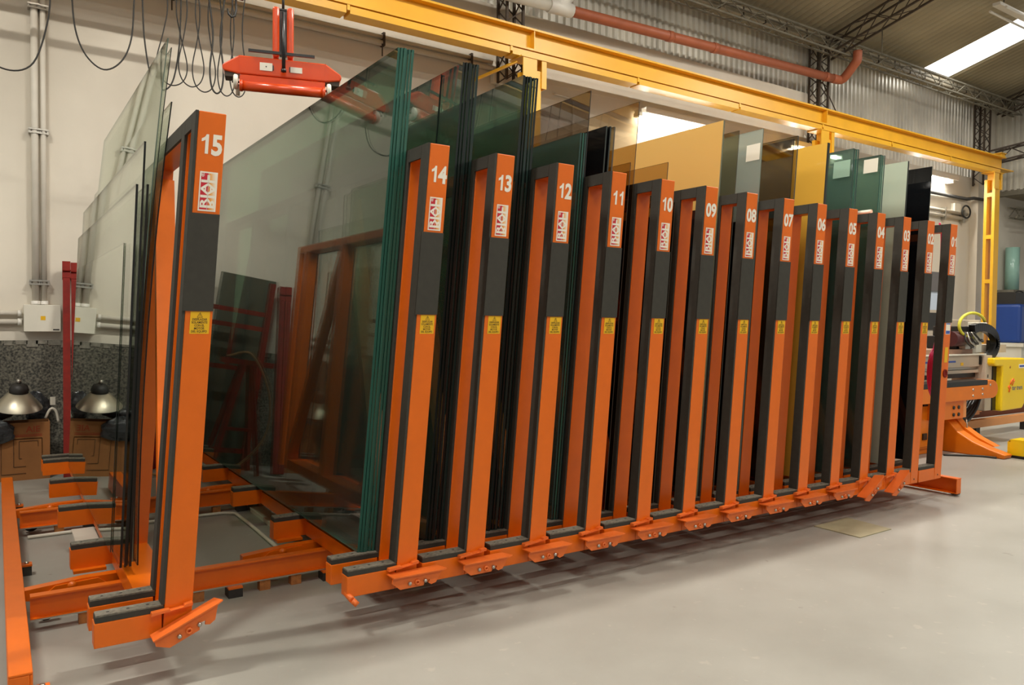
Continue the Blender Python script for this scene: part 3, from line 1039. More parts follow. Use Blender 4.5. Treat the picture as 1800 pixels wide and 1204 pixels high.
solo('floor_sheet', MB().add([(4.767, 3.256, 0), (5.185, 3.271, 0), (5.165, 2.922, 0), (4.775, 2.913, 0), (4.767, 3.256, .006), (5.185, 3.271, .006), (5.165, 2.922, .006), (4.775, 2.913, .006)],
                             [(0, 1, 2, 3), (4, 5, 6, 7), (0, 1, 5, 4), (1, 2, 6, 5), (2, 3, 7, 6), (3, 0, 4, 7)]), M['mat'], 'thin olive board lying on the floor in front of racks 05 and 04', 'board')
for n, (x, lab) in enumerate(((1.545, 'pale flat cable duct on the floor under rack 14'), (0.405, 'short pale duct on the floor under the loose sheets at the left'))):
    t = thing('cable_duct', lab, 'duct', (x, 5.22, 0), 'floor cable ducts')
    part('duct_body', MB().box(0, 0.12, 0, 0.5, 0.0, 0.028), M['pvc'], t)
    part('duct_lid', MB().box(-0.004, 0.124, -0.002, 0.502, 0.0285, 0.034), M['white_plastic'], t)
solo('floor_cable', MB().tube([(1.43, 4.6, .012), (1.432, 4.9, .012), (1.436, 5.3, .012), (1.43, 5.68, .012), (1.36, 5.74, .012), (1.2, 5.75, .012), (.5, 5.75, .012), (0.16, 5.74, .012)], .012, 6), M['cord_white'],
     'white cable running on the floor beside the pale duct under rack 14', 'cable')

# ------------------------------------------------------------------ crane runway
t = thing('crane_beam', 'long yellow steel crane runway beam on posts above the racks', 'crane beam', (-3, 7.6, 4.54))
BL = 20.25
part('web', MB().box(0, BL - 0.05, -0.012, 0.012, 0.1105, 0.3245), M['yellow'], t)
part('flange', MB().box(0, BL - 0.05, -0.10, 0.10, 0.325, 0.348), M['yellow'], t)
part('flange', MB().box(0, BL + 0.28, -0.10, 0.10, 0.088, 0.110), M['yellow'], t)
x = 0.02
while x < BL - 0.4:
    part('rail_strip', MB().box(x, min(x + 1.96, BL - .1), -0.090, 0.090, 0.0, 0.075), M['yellow'], t)
    part('splice_clip', MB().box(x - 0.035, x - 0.005, -0.098, 0.095, 0.03, 0.0845), M['yellow'], t)
    x += 2.0
x = 0.0
for xx in (2.2, 8.32, 14.1):
    part('stiffener', MB().box(xx, xx + 0.012, -0.095, -0.0125, 0.111, 0.3245), M['yellow'], t)
part('end_stop', MB().box(BL - 0.22, BL - 0.06, -0.08, 0.08, 0.3485, 0.41).box(BL - 0.25, BL - 0.03, -0.10, 0.10, 0.411, 0.425), M['yellow'], t)
for n, (x, lab) in enumerate(((5.32, 'yellow crane post behind the glass of racks 13 and 12'), (11.1, 'yellow crane post behind the mustard glass of rack 05'), (16.85, 'tall yellow crane post in full view at the far right end of the beam'))):
    t = thing('crane_post', lab, 'post', (x, 7.6, 0), 'yellow crane posts')
    part('head', MB().box(-0.17, 0.03, -0.12, -0.105, 4.20, 4.5245).box(0.015, 0.03, -0.104, 0.10, 4.20, 4.5245).box(0.10, 0.17, -0.12, -0.105, 4.20, 4.5245).box(0.155, 0.17, -0.104, .10, 4.2, 4.5245), M['yellow'], t)
    part('cap_plate', MB().box(-0.2, 0.2, -0.13, 0.13, 4.525, 4.5385), M['yellow'], t)
    for s in (-1, 1):
        part('channel', MB().box(-.10, .10, s * 0.075 - 0.028, s * 0.075 + 0.028, 0.012, 4.4), M['yellow'], t)
    for z in (0.5, 1.4, 2.3, 3.2, 4.05):
        part('batten', MB().box(-0.098, -.09, -.0465, .0465, z, z + 0.08).box(.09, .098, -.0465, .0465, z, z + .08), M['yellow'], t)
    part('base_plate', MB().box(-0.22, 0.22, -0.2, 0.2, 0, 0.0118), M['yellow'], t)
    if n == 0:
        part('bracket_arm', MB().beam((-0.17, 0, 4.5), (-.52, .42, 4.32), 0.03, 0.03), M['yellow'], t)

t = thing('crane_bridge', 'yellow crane bridge girder carrying the hoist above the left racks', 'crane beam', (1.5, -1, 4.9))
part('web', MB().box(-0.01, 0.01, 0, 8.7, 0.021, 0.2295), M['yellow'], t)
part('flange', MB().box(-0.08, 0.08, 0, 8.7, 0, 0.0205), M['yellow'], t)
part('flange', MB().box(-0.08, 0.08, 0, 8.7, 0.23, 0.25), M['yellow'], t)
t = thing('hoist', 'red electric chain hoist under the crane bridge above the lifter', 'hoist', (1.5, 4.75, 4.25))
part('body', MB().box(-.2, .2, -.11, .11, 0, .26).lathe([(0, 0), (.09, 0), (.1, .02), (.1, .16), (0, .18)], (.2, 0, .13), (1, 0, 0), 14), M['red'], t, bevel=.02)
part('trolley', MB().box(-.03, .03, -.09, .09, .26, .58).box(-.1, -.085, -.1, .1, .5, .75).box(.085, .1, -.1, .1, .5, .75).box(-.1, .1, -.05, .05, .5, .56), M['dark'], t)

# the hanging vacuum lifter
t = thing('glass_lifter', 'red glass lifter with white rollers hanging from a chain above rack 15', 'lifter', (1.48, 4.76, 2.805), None, R(-17))
body = [(-.34, .095), (-.35, .115), (-.345, .135), (-.252, .195), (.252, .195), (.345, .135), (.35, .115), (.34, .095), (.252, .085), (-.252, .085)]
part('housing', MB().prism(body, 'y', -.06, .06), M['red'], t, bevel=.008)
part('end_underside', MB().box(-.335, -.275, -.05, .05, .066, .0945), M['rust'], t)
part('end_underside', MB().box(.275, .335, -.05, .05, .066, .0945), M['rust'], t)
part('skirt', MB().box(-.25, .25, -.055, .05, .02, .0845), M['red'], t, bevel=.006)
part('drum', MB().tube([(-.235, -.062, .012), (.235, -.062, .012)], .03, 14).tube([(-.25, -.062, .012), (-.232, -.062, .012)], .034, 14).tube([(.232, -.062, .012), (.25, -.062, .012)], .034, 14), M['red'], t)
for x in (-.252, -.151, .151, .252):
    part('weld_rib', MB().box(x - .003, x + .003, -.0625, -.0605, .088, .192), M['red'], t)
for x, z in ((-.272, .035), (.272, .03)):
    w = part('roller', MB().lathe([(0, 0), (.038, 0), (.044, .006), (.044, .02), (.038, .026), (0, .026)], (x - .013, -.05, z), (1, 0, 0), 20), M['white_plastic'], t)
    part('axle', MB().tube([(x - .022, -.05, z), (x + .022, -.05, z)], .007, 8), M['dark'], w)
part('roller', MB().lathe([(0, 0), (.034, 0), (.034, .022), (0, .022)], (.245, .04, .0), (1, 0, 0), 18), M['white_plastic'], t)
part('roller', MB().lathe([(0, 0), (.034, 0), (.034, .022), (0, .022)], (-.275, .04, .012), (1, 0, 0), 18), M['white_plastic'], t)
for s in (-1, 1):
    part('upright_plate', MB().box(s * .042 - .020, s * .042 + .020, -.05, .05, .21, .515), M['red'], t, bevel=.012)
    part('neck', MB().box(s * .042 - .014, s * .042 + .014, -.03, .03, .1955, .2095), M['red'], t)
part('handle_bar', MB().box(-.20, .185, -.085, -.070, .214, .230), M['black'], t)
part('lever_rod', MB().tube([(0, -.075, .47), (.003, -.09, .28), (.003, -.09, .125)], .011, 8).lathe([(0, 0), (.016, .004), (.016, .02), (0, .024)], (.003, -.09, .105), (0, 0, 1), 10), M['black'], t)
part('spine', MB().box(-.0215, .0215, -.02, .03, .235, .50), M['black'], t)
part('shackle', MB().box(-.0215, .0215, -.025, .025, .503, .512).tube([(0, 0, .51), (0, -.02, .57), (0, 0, .62), (0, .02, .57), (0, 0, .52)], .008, 6), M['dark'], t)
p = part('name_plate', MB().box(-.135, -.062, -.064, -.0615, .115, .162), M['white_plastic'], t, 'white plate with a dial mark')
part('dial_mark', MB().lathe([(.004, 0), (.004, .0006), (0, .0006)], (-.098, -.0642, .139), (0, -1, 0), 8), M['dark'], p)
part('plate_clip', MB().box(-.061, -.054, -.066, -.0615, .12, .15).box(.036, .042, -.066, -.0615, .12, .15), M['dark'], t)
part('name_plate', MB().box(.043, .112, -.064, -.0615, .118, .152), M['white_plastic'], t, 'white plate with faint lettering')
mb = MB()
for i in range(31):
    z = .61 + i * .025
    pts = []
    for a in range(9):
        an = 2 * PI * a / 8
        px = .009 * math.cos(an); pz = .017 * math.sin(an)
        pts.append((px if i % 2 else 0, 0 if i % 2 else px, z + pz))
    mb.tube(pts, .0035, 5, 0, False)
part('chain', mb, M['dark'], t)

# small crane hook hanging left of the lifter
t = thing('crane_hook', 'small dark hook with a red top hanging left of the lifter', 'hook', (1.6, 6.5, 3.86))
part('hook', MB().tube([(-.03, 0, .06), (-.022, 0, .02), (0, 0, 0), (.025, 0, .012), (.038, 0, .06), (.036, 0, .16)], [.006, .009, .011, .011, .009, .008], 8), M['dark'], t)
part('hook_block', MB().box(-.03, .10, -.03, .03, .161, .23), M['dark_red'], t)
part('wire', MB().tube([(.035, 0, .231), (.035, 0, 1.04)], .006, 6), M['dark'], t)


def smooth(pts, n=6):
    out = []
    P = [Vector(p) for p in pts]
    P = [P[0] * 2 - P[1]] + P + [P[-1] * 2 - P[-2]]
    for i in range(1, len(P) - 2):
        for k in range(n):
            u = k / n
            a, b, c, d = P[i - 1], P[i], P[i + 1], P[i + 2]
            out.append(0.5 * ((2 * b) + (c - a) * u + (2 * a - 5 * b + 4 * c - d) * u * u + (3 * b - a - 3 * c + d) * u ** 3))
    out.append(P[-2])
    return out


TOP = 4.47
solo('festoon_rail', MB().box(-2.5, 2.1, 7.28, 7.32, 4.47, 4.51).box(-2.0, -1.96, 7.28, 7.52, 4.51, 4.54).box(1.7, 1.74, 7.28, 7.52, 4.51, 4.54), M['dark'], 'dark rail carrying the hanging cable loops under the crane beam', 'rail')
for n, (c, hw, zb, tt, dy) in enumerate(((1.300, .125, 3.462, .035, .03), (1.448, .105, 3.461, .035, -.03), (1.567, .098, 3.450, .035, .03), (1.662, .058, 3.440, .05, -.03), (1.76, .075, 3.448, .04, .03), (1.85, .075, 3.440, .04, -.03))):
    nm = ['first', 'second', 'third', 'fourth', 'fifth', 'sixth'][n]
    y = 7.3 + dy
    pts = [(c - tt * 1.9, y, TOP), (c - tt * 1.0, y, 4.15), (c - hw * .55, y, 3.92), (c - hw, y, 3.66), (c - hw * .75, y, zb + .055), (c, y, zb), (c + hw * .75, y, zb + .055), (c + hw, y, 3.66), (c + hw * .55, y, 3.92), (c + tt * 1.0, y, 4.15), (c + tt * 1.9, y, TOP)]
    solo('cable_loop', MB().tube(smooth(pts), .0055 if n != 3 else .008, 6), M['cable'], f'narrow drop-shaped black cable loop left of the lifter, {nm} from the left of its bunch', 'cable', 'black cable loops')
for (c, hw, zb, lab) in ((.765, .235, 3.49, 'wide black cable loop alone on the wall right of the white conduits'), (.105, .29, 3.36, 'wide black cable loop hanging across the white conduits'), (1.215, .155, 3.40, 'black cable loop passing behind the tall sheets of rack 15')):
    y = 7.3
    pts = [(c - hw * 1.02, y, TOP), (c - hw * .99, y, 4.1), (c - hw * .88, y, 3.78), (c - hw * .55, y, zb + .09), (c, y, zb), (c + hw * .55, y, zb + .09), (c + hw * .88, y, 3.78), (c + hw * .98, y, 4.1), (c + hw * 1.02, y, TOP)]
    solo('cable_loop', MB().tube(smooth(pts), .0065, 6), M['cable'], lab, 'cable', 'black cable loops')

# ------------------------------------------------------------------ things on the back wall
yw = YW - 0.03
for n, (x, r, lab) in enumerate(((.305, .030, 'thicker white vertical conduit at the far left, above the junction box'), (.372, .023, 'thinner white vertical conduit beside the thick one at the far left'))):
    t = thing('conduit', lab, 'conduit', (x, yw - 0.02, 1.53), 'white conduits on the wall')
    part('pipe', MB().tube([(0, 0, .03), (0, 0, 3.4)], r, 10), M['pvc'], t)
    part('gland', MB().lathe([(r + .008, 0), (r + .008, .03), (0, .032)], (0, 0, 0.0), n=10), M['lamp_white'], t)
    for z in (.196, 1.567, 2.685):
        part('clamp', MB().box(-r - .02, r + .02, -r - .004, -r + .002, z - .02, z - .006).box(-r - .02, r + .02, -r - .004, -r + .002, z + .012, z + .026).box(-r - .018, -r - .004, -.02, .045, z - .02, z + .026).box(r + .004, r + .018, -.02, .045, z - .02, z + .026), M['steel'], t)
for n, (z, r, lab) in enumerate(((1.447, .022, 'upper white horizontal conduit entering the junction box from the left'), (1.368, .026, 'lower white horizontal conduit entering the junction box from the left'))):
    t = thing('conduit', lab, 'conduit', (-3, yw - .01, z), 'white conduits on the wall')
    part('pipe', MB().tube([(0, 0, 0), (3.17, 0, 0)], r, 10), M['pvc'], t)
    part('gland', MB().tube([(3.165, 0, 0), (3.198, 0, 0)], r + .007, 10), M['lamp_white'], t)
t = thing('junction_box', 'white junction box with a small yellow label at the far left', 'box', (.352, yw, 1.283))
part('box_body', MB().box(-.14, .145, -.06, .028, 0, .240), M['white_plastic'], t, bevel=.006)
part('box_lid', MB().box(-.142, .147, -.075, -.0605, -.002, .242), M['white_plastic'], t, bevel=.004)
part('hazard_label', MB().box(-.012, .026, -.0765, -.0752, .103, .140), M['sticker'], t, 'small yellow label')
part('maker_label', MB().box(.085, .135, -.0765, -.0752, .010, .022), M['dark'], t)

for n, (z, r, lab) in enumerate(((4.672, .026, 'upper white pipe along the wall under the crane beam'), (4.60, .032, 'lower white pipe along the wall under the crane beam'))):
    t = thing('conduit', lab, 'conduit', (-3, yw - 0.025, z), 'white conduits on the wall')
    part('pipe', MB().tube([(0, 0, 0), (8.2, 0, 0)], r, 10), M['pvc'], t)
    if n == 1:
        for x in (4.48, 6.716, 7.887):
            part('clamp', MB().box(x - .012, x + .012, -.04, .045, -.036, .115).box(x - .03, x - .018, -.038, -.03, -.16, -.02), M['rust'], t)
t = thing('junction_box', 'small white box on the wall beside the lattice bracket behind rack 12', 'box', (5.28, yw, 4.42))
part('box_body', MB().box(-.075, .075, -.05, .028, 0, .135), M['white_plastic'], t, bevel=.006)
part('pipe', MB().tube([(.02, 0, 0), (.02, 0, -.6)], .018, 8).tube([(-.03, 0, .135), (-.03, 0, .17)], .012, 8), M['pvc'], t)
solo('conduit', MB().tube(smooth([(6.2, yw, 4.46), (6.42, yw, 4.45), (6.50, yw, 4.42), (6.52, yw, 4.32), (6.52, yw, 3.6)]), .012, 8), M['pvc'], 'thin bent conduit on the wall behind the smoke grey glass', 'conduit')
for n, (z, lab) in enumerate(((3.80, 'upper white pipe on the far wall above rack 01'), (3.70, 'lower white pipe on the far wall above rack 01'))):
    t = thing('conduit', lab, 'conduit', (8.0, yw - .03, z), 'white conduits on the wall')
    part('pipe', MB().tube([(0, 0, 0), (9.2, 0, 0)], .036, 10), M['pvc'], t)
    if n:
        for x in (4.4, 6.2, 8.25, 9.0):
            part('clamp', MB().box(x - .015, x + .015, -.05, .055, -.09, .17), M['steel'], t)
t = thing('cable_coil', 'small coil of black cable on a white socket on the far wall above rack 01', 'cable', (16.9, yw, 3.76))
part('socket', MB().box(-.28, -.02, -.06, .028, .05, .23), M['white_plastic'], t)
mb = MB()
mb.tube([(0.16 + .17 * math.cos(a * PI / 9), -.08, .08 + .13 * math.sin(a * PI / 9)) for a in range(19)], .018, 6)
part('coil', mb, M['cable'], t)
solo('black_pipe', MB().tube([(12.0, yw - .02, 4.13), (17.2, yw - .02, 4.13), (17.2, yw - .16, 4.13), (17.75, yw - .2, 4.13), (17.78, yw - .2, 3.72)], .035, 8), M['cable'], 'black pipe along the far wall turning down at the grey pilaster', 'pipe')
solo('black_pipe', MB().tube([(17.98, yw - .005, 3.62), (17.98, yw - .005, 1.85)], .022, 8), M['cable'], 'thin black pipe running down the far wall left of the yellow post', 'pipe')

# PVC drain pipes
t = thing('drain_pipe', 'brown PVC drain pipe along the corrugated wall above the crane beam', 'pipe', (6.19, 7.91, 5.43))
t.scale = (.982, .982, .982)
part('pipe', MB().tube([(0.02, 0, 0), (5.75, 0, .18)], .070, 12), M['pvc_brown'], t)
part('elbow', MB().tube(smooth([(5.72, 0, .179), (5.93, -.01, .186), (5.97, -.08, .22), (5.965, -.25, .38), (5.96, -.31, .44), (5.96, -.32, .50), (5.96, -.32, .60)], 4), .076, 12), M['pvc_brown'], t)
for x in (1.75, 2.7, 5.5):
    part('collar', MB().tube([(x, 0, .031 * x), (x + .10, 0, .031 * (x + .1))], .078, 12), M['pvc_brown'], t)
t = thing('drain_pipe', 'white PVC drain pipe with a branch, left of the brown pipe', 'pipe', (4.52, 7.91, 5.39))
t.scale = (.982, .982, .982)
part('pipe', MB().tube([(-7, 0, -.2), (1.35, 0, .03)], .074, 12), M['pvc'], t)
part('branch_fitting', MB().tube([(1.33, 0, .03), (1.70, 0, .042)], .090, 12).tube([(1.45, 0, .04), (1.66, 0, .22)], .082, 12), M['lamp_white'], t)
part('branch_stub', MB().tube([(1.655, 0, .215), (1.74, 0, .30), (1.75, 0, .46)], .068, 12), M['pvc_brown'], t)


# lattice columns, rafters and purlins
def lattice(mb_ch, mb_lc, p0, p1, w, d, step, side=(1, 0, 0), r=.012):
    p0, p1 = Vector(p0), Vector(p1)
    ax = (p1 - p0)
    L = ax.length
    ax.normalize()
    s = Vector(side).normalized()
    o = ax.cross(s).normalized()
    c = [(a, b) for a in (-1, 1) for b in (-1, 1)]
    for a, b in c:
        q = s * (a * w / 2) + o * (b * d / 2)
        mb_ch.append((p0 + q, p1 + q))
    n = max(2, int(L / step))
    for i in range(n):
        u0, u1 = p0 + ax * (L * i / n), p0 + ax * (L * (i + 1) / n)
        f = 1 if i % 2 else -1
        for b in (-1, 1):
            mb_lc.beam(u0 + s * (f * w / 2) + o * (b * d / 2), u1 + s * (-f * w / 2) + o * (b * d / 2), r, r)
        for a in (-1, 1):
            mb_lc.beam(u0 + s * (a * w / 2) + o * (f * d / 2), u1 + s * (a * w / 2) + o * (-f * d / 2), r, r)


def lattice_thing(name, label, cat, group, segs, w, d, step, m, side=(1, 0, 0), r=.012):
    base = segs[0][0]
    t = thing(name, label, cat, base, group)
    ch, lc = [], MB()
    for a, b in segs:
        a2 = Vector(a) - Vector(base); b2 = Vector(b) - Vector(base)
        lattice(ch, lc, a2, b2, w, d, step, side, r)
    for a, b in ch:
        part('chord', MB().beam(a, b, r * 2.4, r * 2.4), m, t)
    part('lacing', lc, m, t)['kind'] = 'stuff'
    return t


for n, x in enumerate((5.39, 11.75, 17.5)):
    lab = ('dark lattice steel column on the wall behind rack 12', 'dark lattice steel column behind the brown drain pipe', 'dark lattice steel column in the far corner')[n]
    lattice_thing('lattice_column', lab, 'column', 'lattice columns', [((x, 8.12, 4.42), (x, 8.12, 6.2))], .24, .2, .17, M['rust'], (1, 0, 0), .013)
    lattice_thing('roof_truss', ('lattice roof truss over racks 14 to 12, above the frame', 'dark lattice roof truss rising from the column at the brown pipe', 'dark lattice roof truss along the end wall')[n], 'truss', 'lattice roof trusses',
                  [((x + (.4 if n == 2 else 0), 8.0, roof_z(8.0) - .30), (x + (.4 if n == 2 else 0), 1.0, roof_z(1.0) - .30))], .22, .26, .30, M['rust'], (1, 0, 0), .012)
lattice_thing('lattice_purlin', 'grey lattice purlin under the eave along the corrugated wall', 'purlin', None, [((-1, 7.78, 6.07), (18.3, 7.78, 6.07))], .16, .22, .34, M['lattice'], (0, 1, 0), .011)
t = thing('eave_strip', 'pale segmented strip along the eave of the dark roof', 'gutter', (-2, 7.92, 6.15))
x = 0.0
while x < 20.3:
    part('segment', MB().box(x, x + .50, 0, .05, 0, .12), M['eave'], t)
    part('strap', MB().box(x + .503, x + .522, -.008, .05, -.008, .128), M['rust'], t)
    x += .525
lattice_thing('lattice_purlin', 'dark lattice girder reaching out from the end wall at the far right', 'purlin', None, [((17.55, 7.9, 5.0), (18.25, 4.0, 5.55))], .2, .25, .3, M['rust'], (1, 0, 0), .014)
solo('guy_wire', MB().tube([(11.86, 8.12, 5.6), (12.72, 8.31, 5.07)], .010, 5), M['rust'], 'thin dark stay wire from the lattice column down the corrugated wall', 'wire')
solo('hanging_rod', MB().tube([(12.6, 7.5, 6.05), (12.6, 7.5, roof_z(7.5) - .02)], .010, 5), M['lattice'], 'thin rod hanging from the roof above the brown pipe elbow', 'rod')

# ------------------------------------------------------------------ far left by the wall
for n, (x, xb, yb, top) in enumerate(((.545, .505, 7.60, 1.92), (.612, .572, 7.58, 1.91))):
    nm = ('left one of the two dark red square tubes leaning on the wall', 'right one of the two dark red square tubes leaning on the wall')[n]
    t = thing('steel_tube', nm, 'tube', (xb, yb, 0), 'red steel tubes')
    d = Vector((x - xb, 8.20 - yb, top))
    part('tube', MB().beam((0, 0, .02), d * .92, .058, .058), M['dark_red'], t)
    part('sleeve', MB().beam(d * .921, d, .0655, .0655), M['dark_red'], t)
    part('pin', MB().tube([d * .96 + Vector((-.031, -.045, 0)), d * .96 + Vector((.031, -.045, 0))], .008, 6), M['dark_red'], t)

t = thing('cardboard_box', 'open brown cardboard box on the floor at the far left wall', 'box', (.03, 7.92, 0))
part('carton', MB().box(-.36, .36, -.08, -.07, 0, .50).box(-.36, .36, .13, .14, 0, .50).box(.35, .36, -.0695, .1295, 0, .50).box(-.36, -.35, -.0695, .1295, 0, .5).box(-.349, .349, -.0695, .1295, 0, .012), M['card'], t)
mb = MB()
for (x0, x1, z0, z1) in ((.0, .30, .06, .36), (.09, .30, .12, .36), (.13, .27, .19, .34)):
    for a, b in (((x0, z0), (x0, z1)), ((x0, z1), (x1, z1)), ((x1, z1), (x1, z0 + .1)), ((x0, z0), (x1 - .12, z0))):
        mb.beam((a[0], -.0815, a[1]), (b[0], -.0815, b[1]), .003, .008, 0, (0, 1, 0))
part('box_mark', mb, M['card_print'], t, 'dark printed outline mark')
mb = MB()
put_text(mb, 'AIE', .075, lambda x, y: (.235 + x, -.0812, .415 + y), .001)
mb.box(.08, .30, -.0815, -.0802, .378, .386).box(.08, .30, -.0815, -.0802, .392, .397)
part('box_lettering', mb, M['card_red'], t, 'faded red letters')


def lump(cx, cy, cz, rx, ry, rz, seed, nu=22, nv=14, amp=.22):
    rnd = random.Random(seed)
    ph = [rnd.uniform(0, 6.28) for _ in range(8)]
    vs, fs = [], []
    for j in range(nv + 1):
        for i in range(nu):
            th, la = 2 * PI * i / nu, PI * j / nv
            k = 1 + amp * (math.sin(3 * th + ph[0] + 2 * la) * .5 + math.sin(5 * th - 3 * la + ph[1]) * .35 + math.sin(9 * la + 2 * th + ph[2]) * .25)
            vs.append((cx + rx * k * math.sin(la) * math.cos(th), cy + ry * k * math.sin(la) * math.sin(th), cz + rz * k * math.cos(la)))
    for j in range(nv):
        for i in range(nu):
            l = (i + 1) % nu
            fs.append((j * nu + i, j * nu + l, (j + 1) * nu + l, (j + 1) * nu + i))
    return vs, fs


solo('plastic_bag', MB().add(*lump(-.10, 7.93, .575, .25, .09, .055, 3)), M['bag'], 'crumpled dark plastic bag lying on the open cardboard box', 'bag')
solo('plastic_bag', MB().add(*lump(-.02, 7.805, .44, .15, .03, .10, 9)), M['bag'], 'dark plastic bag corner hanging over the front of the cardboard box', 'bag')
solo('plastic_bag', MB().add(*lump(.30, 8.13, .60, .10, .06, .13, 5)), M['bag'], 'upright dark plastic bag behind the right end of the cardboard box', 'bag')
t = thing('lamp_reflector', 'spun aluminium lamp reflector lying on the bags at the far left', 'lamp shade', (.155, 7.86, .635))
part('cone', MB().lathe([(.185, 0), (.18, .012), (.075, .135), (.07, .135), (.17, .008)], (0, 0, 0), (.05, -.25, 1), 26), M['alu'], t)
part('neck', MB().lathe([(0, .13), (.070, .132), (.075, .16), (.06, .20), (.03, .215), (0, .217)], (0, 0, 0), (.05, -.25, 1), 18), M['dark'], t)
part('socket', MB().lathe([(0, 0), (.018, 0), (.018, .03), (0, .035)], (.006, -.05, .212), (.05, -.25, 1), 10), M['steel'], t)
solo('white_plug', MB().tube(smooth([(.36, 7.93, .52), (.40, 7.92, .60), (.44, 7.92, .58), (.46, 7.92, .48)]), .012, 6).box(.40, .44, 7.97, 8.0, .63, .70), M['cord_white'], 'white cable end sticking out beside the cardboard box', 'cable')

# red trestles seen through the glass of rack 14
t = thing('scaffold_frame', 'dark red scaffold frame on the wall between racks 15 and 14', 'scaffold', (.80, 7.86, 0))
for x in (0, .93):
    part('post', MB().box(x - .03, x + .03, 0, .06, 0, 1.90), M['dark_red'], t)
for z in (1.55, 1.40, .98, .16):
    part('rung', MB().box(.031, .899, .012, .048, z, z + .045), M['dark_red'], t)
for x in (.30, .62):
    part('upright_bar', MB().box(x, x + .035, .012, .048, 1.026, 1.3995), M['dark_red'], t)
for z in (1.2, 1.45, 1.7):
    part('stub', MB().tube([(.9605, .03, z), (1.0, .03, z)], .01, 6), M['steel'], t)
t = thing('dark_board', 'dark green board standing on the wall behind the scaffold frame', 'board', (.98, 8.12, 0))
part('board', MB().box(-.28, .28, 0, .03, .02, 1.95), mat('dark_green_board', lin(64, 66, 52), .7, var=.2), t)
part('foot_strip', MB().box(-.28, .28, -.01, .035, 0, .0195), M['dark'], t)
t = thing('trestle', 'dark red A-shaped trestle standing in front of the scaffold frame', 'trestle', (1.0, 7.45, 0))
for s_ in (-1, 1):
    for y in (0, .34):
        part('leg', MB().beam((s_ * .22, y, 0.012), (s_ * .04, y * .3 + .12, 1.05), .04, .04), M['dark_red'], t)
part('top_bar', MB().box(-.25, .25, .12, .20, 1.05, 1.10), M['dark_red'], t)
part('cross_bar', MB().box(-.15, .15, .05, .08, .42, .45), M['dark_red'], t)
solo('hose', MB().tube(smooth([(1.2, 7.60, 1.113), (1.0, 7.50, 1.16), (.80, 7.40, .8), (.78, 7.40, .4), (1.0, 7.40, .1), (1.2, 7.40, .013)]), .012, 6), mat('tan_hose', lin(150, 120, 80), .6), 'thin tan hose draped over the red trestle', 'hose')

# ------------------------------------------------------------------ magenta hose at rack 01
pts = [(6.56, 3.36, 2.275), (6.64, 3.40, 2.285), (6.70, 3.42, 2.25), (6.715, 3.42, 2.15), (6.71, 3.42, 1.88), (6.69, 3.42, 1.5), (6.66, 3.42, 1.30), (6.62, 3.42, 1.20)]
t = thing('air_hose', 'magenta air hose hanging from the top of rack 01 into a coil', 'hose', (6.64, 3.42, 1.0))
o = Vector((6.64, 3.42, 1.0))
part('hose', MB().tube([Vector(p) - o for p in smooth(pts)], .008, 6), M['pink'], t)
for i in range(5):
    mb = MB()
    mb.tube([(.01 * i + (.07 + .008 * i) * math.cos(a * PI / 8), .012 * i - .03, (.06 - .01 * i) + (.16 + .012 * i) * math.sin(a * PI / 8)) for a in range(17)], .008, 6)
    part('coil', mb, M['pink'], t)
part('coupling', MB().tube([(.02, 0, .02), (.02, 0, .16)], .022, 8).box(-.05, .06, -.02, .02, .10, .15), M['steel'], t)

# ------------------------------------------------------------------ glass edging machine at the right
t = thing('glass_machine', 'orange and beige glass working machine with a yellow end cover beyond rack 01', 'machine', (9.2, 4.5, 0))
cab = part('cabinet', MB().box(-1.3, -.32, -.05, .9, .06, .66).box(-1.28, -.34, -.03, .88, 0, .0595), M['orange_machine'], t, bevel=.01)
part('cabinet_door', MB().box(-1.22, -.62, -.066, -.0505, .09, .62), M['orange_machine'], cab, bevel=.004)
for z in (.17, .54):
    part('latch', MB().box(-.80, -.72, -.082, -.0665, z, z + .07), M['black'], cab)
part('arm', MB().prism([(-1.3, .585), (.50, .585), (.55, .595), (.60, .63), (.62, .685), (.60, .74), (.55, .78), (.50, .795), (.36, .795), (.36, .745), (-1.3, .745)], 'y', -.20, -.02), M['orange_machine'], t, bevel=.006)
part('belt_strip', MB().box(-1.3, .355, -.20, -.02, .7455, .80), M['black'], t)
for x, z in ((.02, .63), (.02, .70), (.24, .64), (.24, .70), (.42, .74)):
    part('bolt', MB().lathe([(.014, 0), (.014, .006), (0, .008)], (x, -.2, z), (0, -1, 0), 8), M['steel'], t)
b = part('bracket', MB().box(-.70, -.10, -.16, .2, .38, .584), M['orange_machine'], t, bevel=.006)
part('bracket_side', MB().box(-.0995, -.03, -.155, .2, .385, .58), M['orange_pale'], b)
for x in (-.33, -.22):
    for z in (.43, .51):
        part('bolt', MB().lathe([(.02, 0), (.02, .012), (0, .014)], (x, -.16, z), (0, -1, 0), 8), M['dark'], b)
part('leg', MB().prism([(.35, 0), (-.66, .0), (-.68, .045), (-.52, .085), (-.34, .15), (-.18, .24), (-.09, .34), (-.05, .37), (.35, .37)], 'x', -.27, -.10), M['orange_machine'], t, bevel=.012)
part('leg_web', MB().prism([(.30, .02), (-.50, .10), (-.32, .18), (-.15, .29), (-.06, .40), (.30, .40)], 'x', -.0995, .02), M['orange_machine'], t)
part('chain_link', MB().tube([(-.06, -.17, .37), (-.055, -.18, .30), (-.06, -.18, .22)], .008, 6), M['steel'], t)

